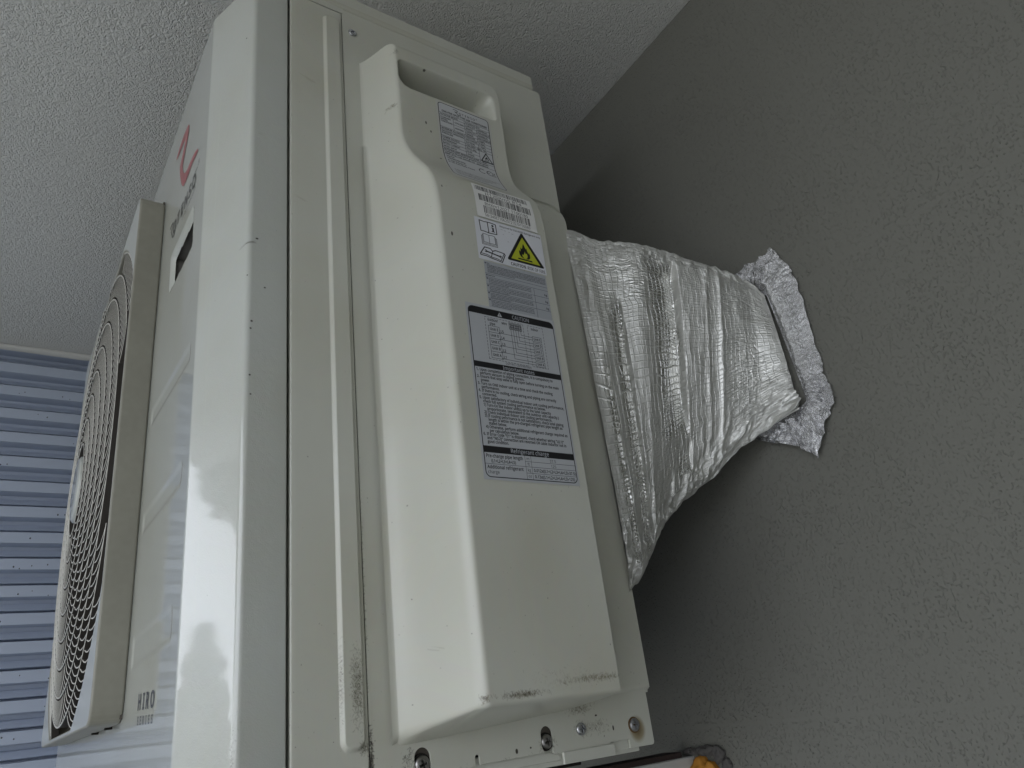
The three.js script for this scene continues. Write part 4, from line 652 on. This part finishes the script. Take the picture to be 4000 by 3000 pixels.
    const f = sx > 0 ? fold(u, clamp(a / 0.5)) * Math.min(1, sx * 3) : 0;
    const x = x0 - 0.008 + (sx > 0 ? (front + 0) * sq(sx, 0.6) + f : back * sq(sx, 0.6));
    const ragged = (Math.abs(cy) > 0.7 ? 1 : 0) * 0.004 * (noise2(u * 40, a * 30) - 0.5);
    return [x, y0 + ragged, -z + f * 0.3];
  }, (a, u) => [u, (a + 0.06) / 0.56]);
  part('sleeve', g, foil, root);
  // crinkled collar taped to the wall
  const neck = [[0.1215, 0.462], [0.1271, 0.4553], [0.1309, 0.4157], [0.1345, 0.3777], [0.1362, 0.3515], [0.1391, 0.3195], [0.1390, 0.301], [0.128, 0.298], [0.10, 0.300], [0.06, 0.31], [0.04, 0.38], [0.06, 0.462]];
  const outer = [[0.118, 0.4985], [0.1461, 0.5000], [0.1616, 0.4569], [0.1636, 0.4205], [0.1613, 0.3686], [0.1613, 0.3346], [0.1625, 0.298], [0.1281, 0.2467], [0.1094, 0.2648], [0.0596, 0.290], [0.02, 0.38], [0.0750, 0.497]];
  const ring = (L, t) => { const n = L.length, q = t * n, i = Math.floor(q) % n, f = q - Math.floor(q), a = L[i], b = L[(i + 1) % n]; return [lerp(a[0], b[0], f), lerp(a[1], b[1], f)]; };
  let cg = sheet(range(0, 1, 190), range(0, 1, 13), (s, v) => {
    const a0 = ring(neck, s % 1), a = [lerp(a0[0], 0.09, 0.16), lerp(a0[1], 0.385, 0.10)], b = ring(outer, s % 1), w = noise2(s * 60, v * 5), w2 = noise2(s * 150, v * 12), x = lerp(a[0], b[0], v) + 0.003 * v * (noise2(s * 40, 4) - 0.5), y = lerp(a[1], b[1], v) + 0.003 * v * (noise2(s * 43, 9) - 0.5);
    const rough = 0.22 + 0.78 * ss(0.37, 0.30, y) + 0.6 * ss(0.43, 0.47, y), lift = 0.0085 * ss(0, 0.3, v) * (1 - ss(0.3, 0.9, v)) + 0.0040 + ss(0, 0.12, v) * rough * (0.0065 * (w - 0.5) + 0.0055 * (w2 - 0.5) + 0.004 * (hash(Math.round(s * 190), Math.round(v * 13)) - 0.5)) + (y < 0.31 && v > 0.5 ? 0.006 * ss(0.31, 0.25, y) : 0);
    return [x, y, wallZ(x) + Math.max(0.0006, lift)];
  }, (s, v) => [s * 8, v * 1.1]);
  cg = cg.toNonIndexed(); cg.computeVertexNormals();
  part('wall_collar', cg, bright, root, 'bright crinkled foil collar pressed onto the wall');
  const scrap = sheet(range(0, 1, 8), range(0, 1, 8), (u, v) => { const x = 0.150 + 0.0145 * u, y = 0.312 - 0.022 * v + 0.004 * u; return [x, y, wallZ(x) + 0.0055 + 0.003 * u * noise2(u * 5, v * 6)]; });
  part('foil_tab', scrap, bright, root);
}

// ---------------------------------------------------------------- wall bracket below the unit, its hole in the wall
{
  const br = thing('wall_bracket', 'white steel bracket arm under the air conditioner going into the wall', 'bracket', [-0.165, -0.05, 0.1]);
  part('arm', box(-0.181, -0.149, -0.070, -0.0305, wallZ(-0.16) - 0.05, 0.34, 0.002), M.bracket, br);
  part('dark_strip', box(-0.180, -0.150, -0.0306, -0.0245, -0.185, 0.335, 0.001), std({ color: lin(0.035, 0.022, 0.02), roughness: 0.9 }), br);  // dark reddish strip along the top of the arm
  const foamM = std({ color: lin(0.50, 0.22, 0.03), roughness: 0.75 }), greyM = std({ color: lin(0.10, 0.095, 0.09), roughness: 0.95, bumpMap: T.wall, bumpScale: 0.004 });
  const blob = (x, y, z, r, sx, sy, sz, sd) => { const g = new THREE.IcosahedronGeometry(r, 5), p = g.attributes.position; for (let i = 0; i < p.count; i++) { const a = p.getX(i) / r, b = p.getY(i) / r, c = p.getZ(i) / r, n = 1 + 0.5 * (noise3(a * 2.2 + sd, b * 2.2, c * 2.2 + 5) - 0.5) + 0.25 * (noise3(a * 6 + sd, b * 6, c * 6 + 9) - 0.5); p.setXYZ(i, x + a * r * n * sx, y + b * r * n * sy, z + c * r * n * sz); } const m = mergeVertices((g.deleteAttribute('uv'), g.deleteAttribute('normal'), g), 1e-6); m.computeVertexNormals(); return worldUV(m, (a, b) => [a, b]); };
  const fm = thing('foam_patch', 'orange expanding foam around the bracket hole in the wall', 'foam', [-0.135, -0.06, -0.2]);
  part('foam', merge([blob(-0.135, -0.046, -0.2, 0.016, 0.9, 0.9, 0.7, 3), blob(-0.121, -0.052, -0.199, 0.014, 0.9, 1, 0.7, 8), blob(-0.128, -0.066, -0.198, 0.016, 1, 1, 0.7, 14), blob(-0.108, -0.064, -0.199, 0.013, 1, 1, 0.6, 21)]), foamM, fm);
  part('plaster_rim', merge([blob(-0.125, -0.026, -0.2, 0.011, 1.5, 0.5, 0.5, 5), blob(-0.106, -0.031, -0.2, 0.0105, 0.8, 0.9, 0.6, 9), blob(-0.098, -0.043, -0.2, 0.009, 0.8, 1.1, 0.6, 2), blob(-0.092, -0.058, -0.2, 0.009, 0.8, 1.1, 0.5, 12), blob(-0.150, -0.0255, -0.2, 0.0075, 1.5, 0.5, 0.5, 30)]), greyM, fm, 'grey torn plaster edge of the hole');
}
for (const o of scene.children) if (!o.isLight) o.traverse((q) => { if (q.isMesh) shade(q); });
renderer.render(scene, camera);
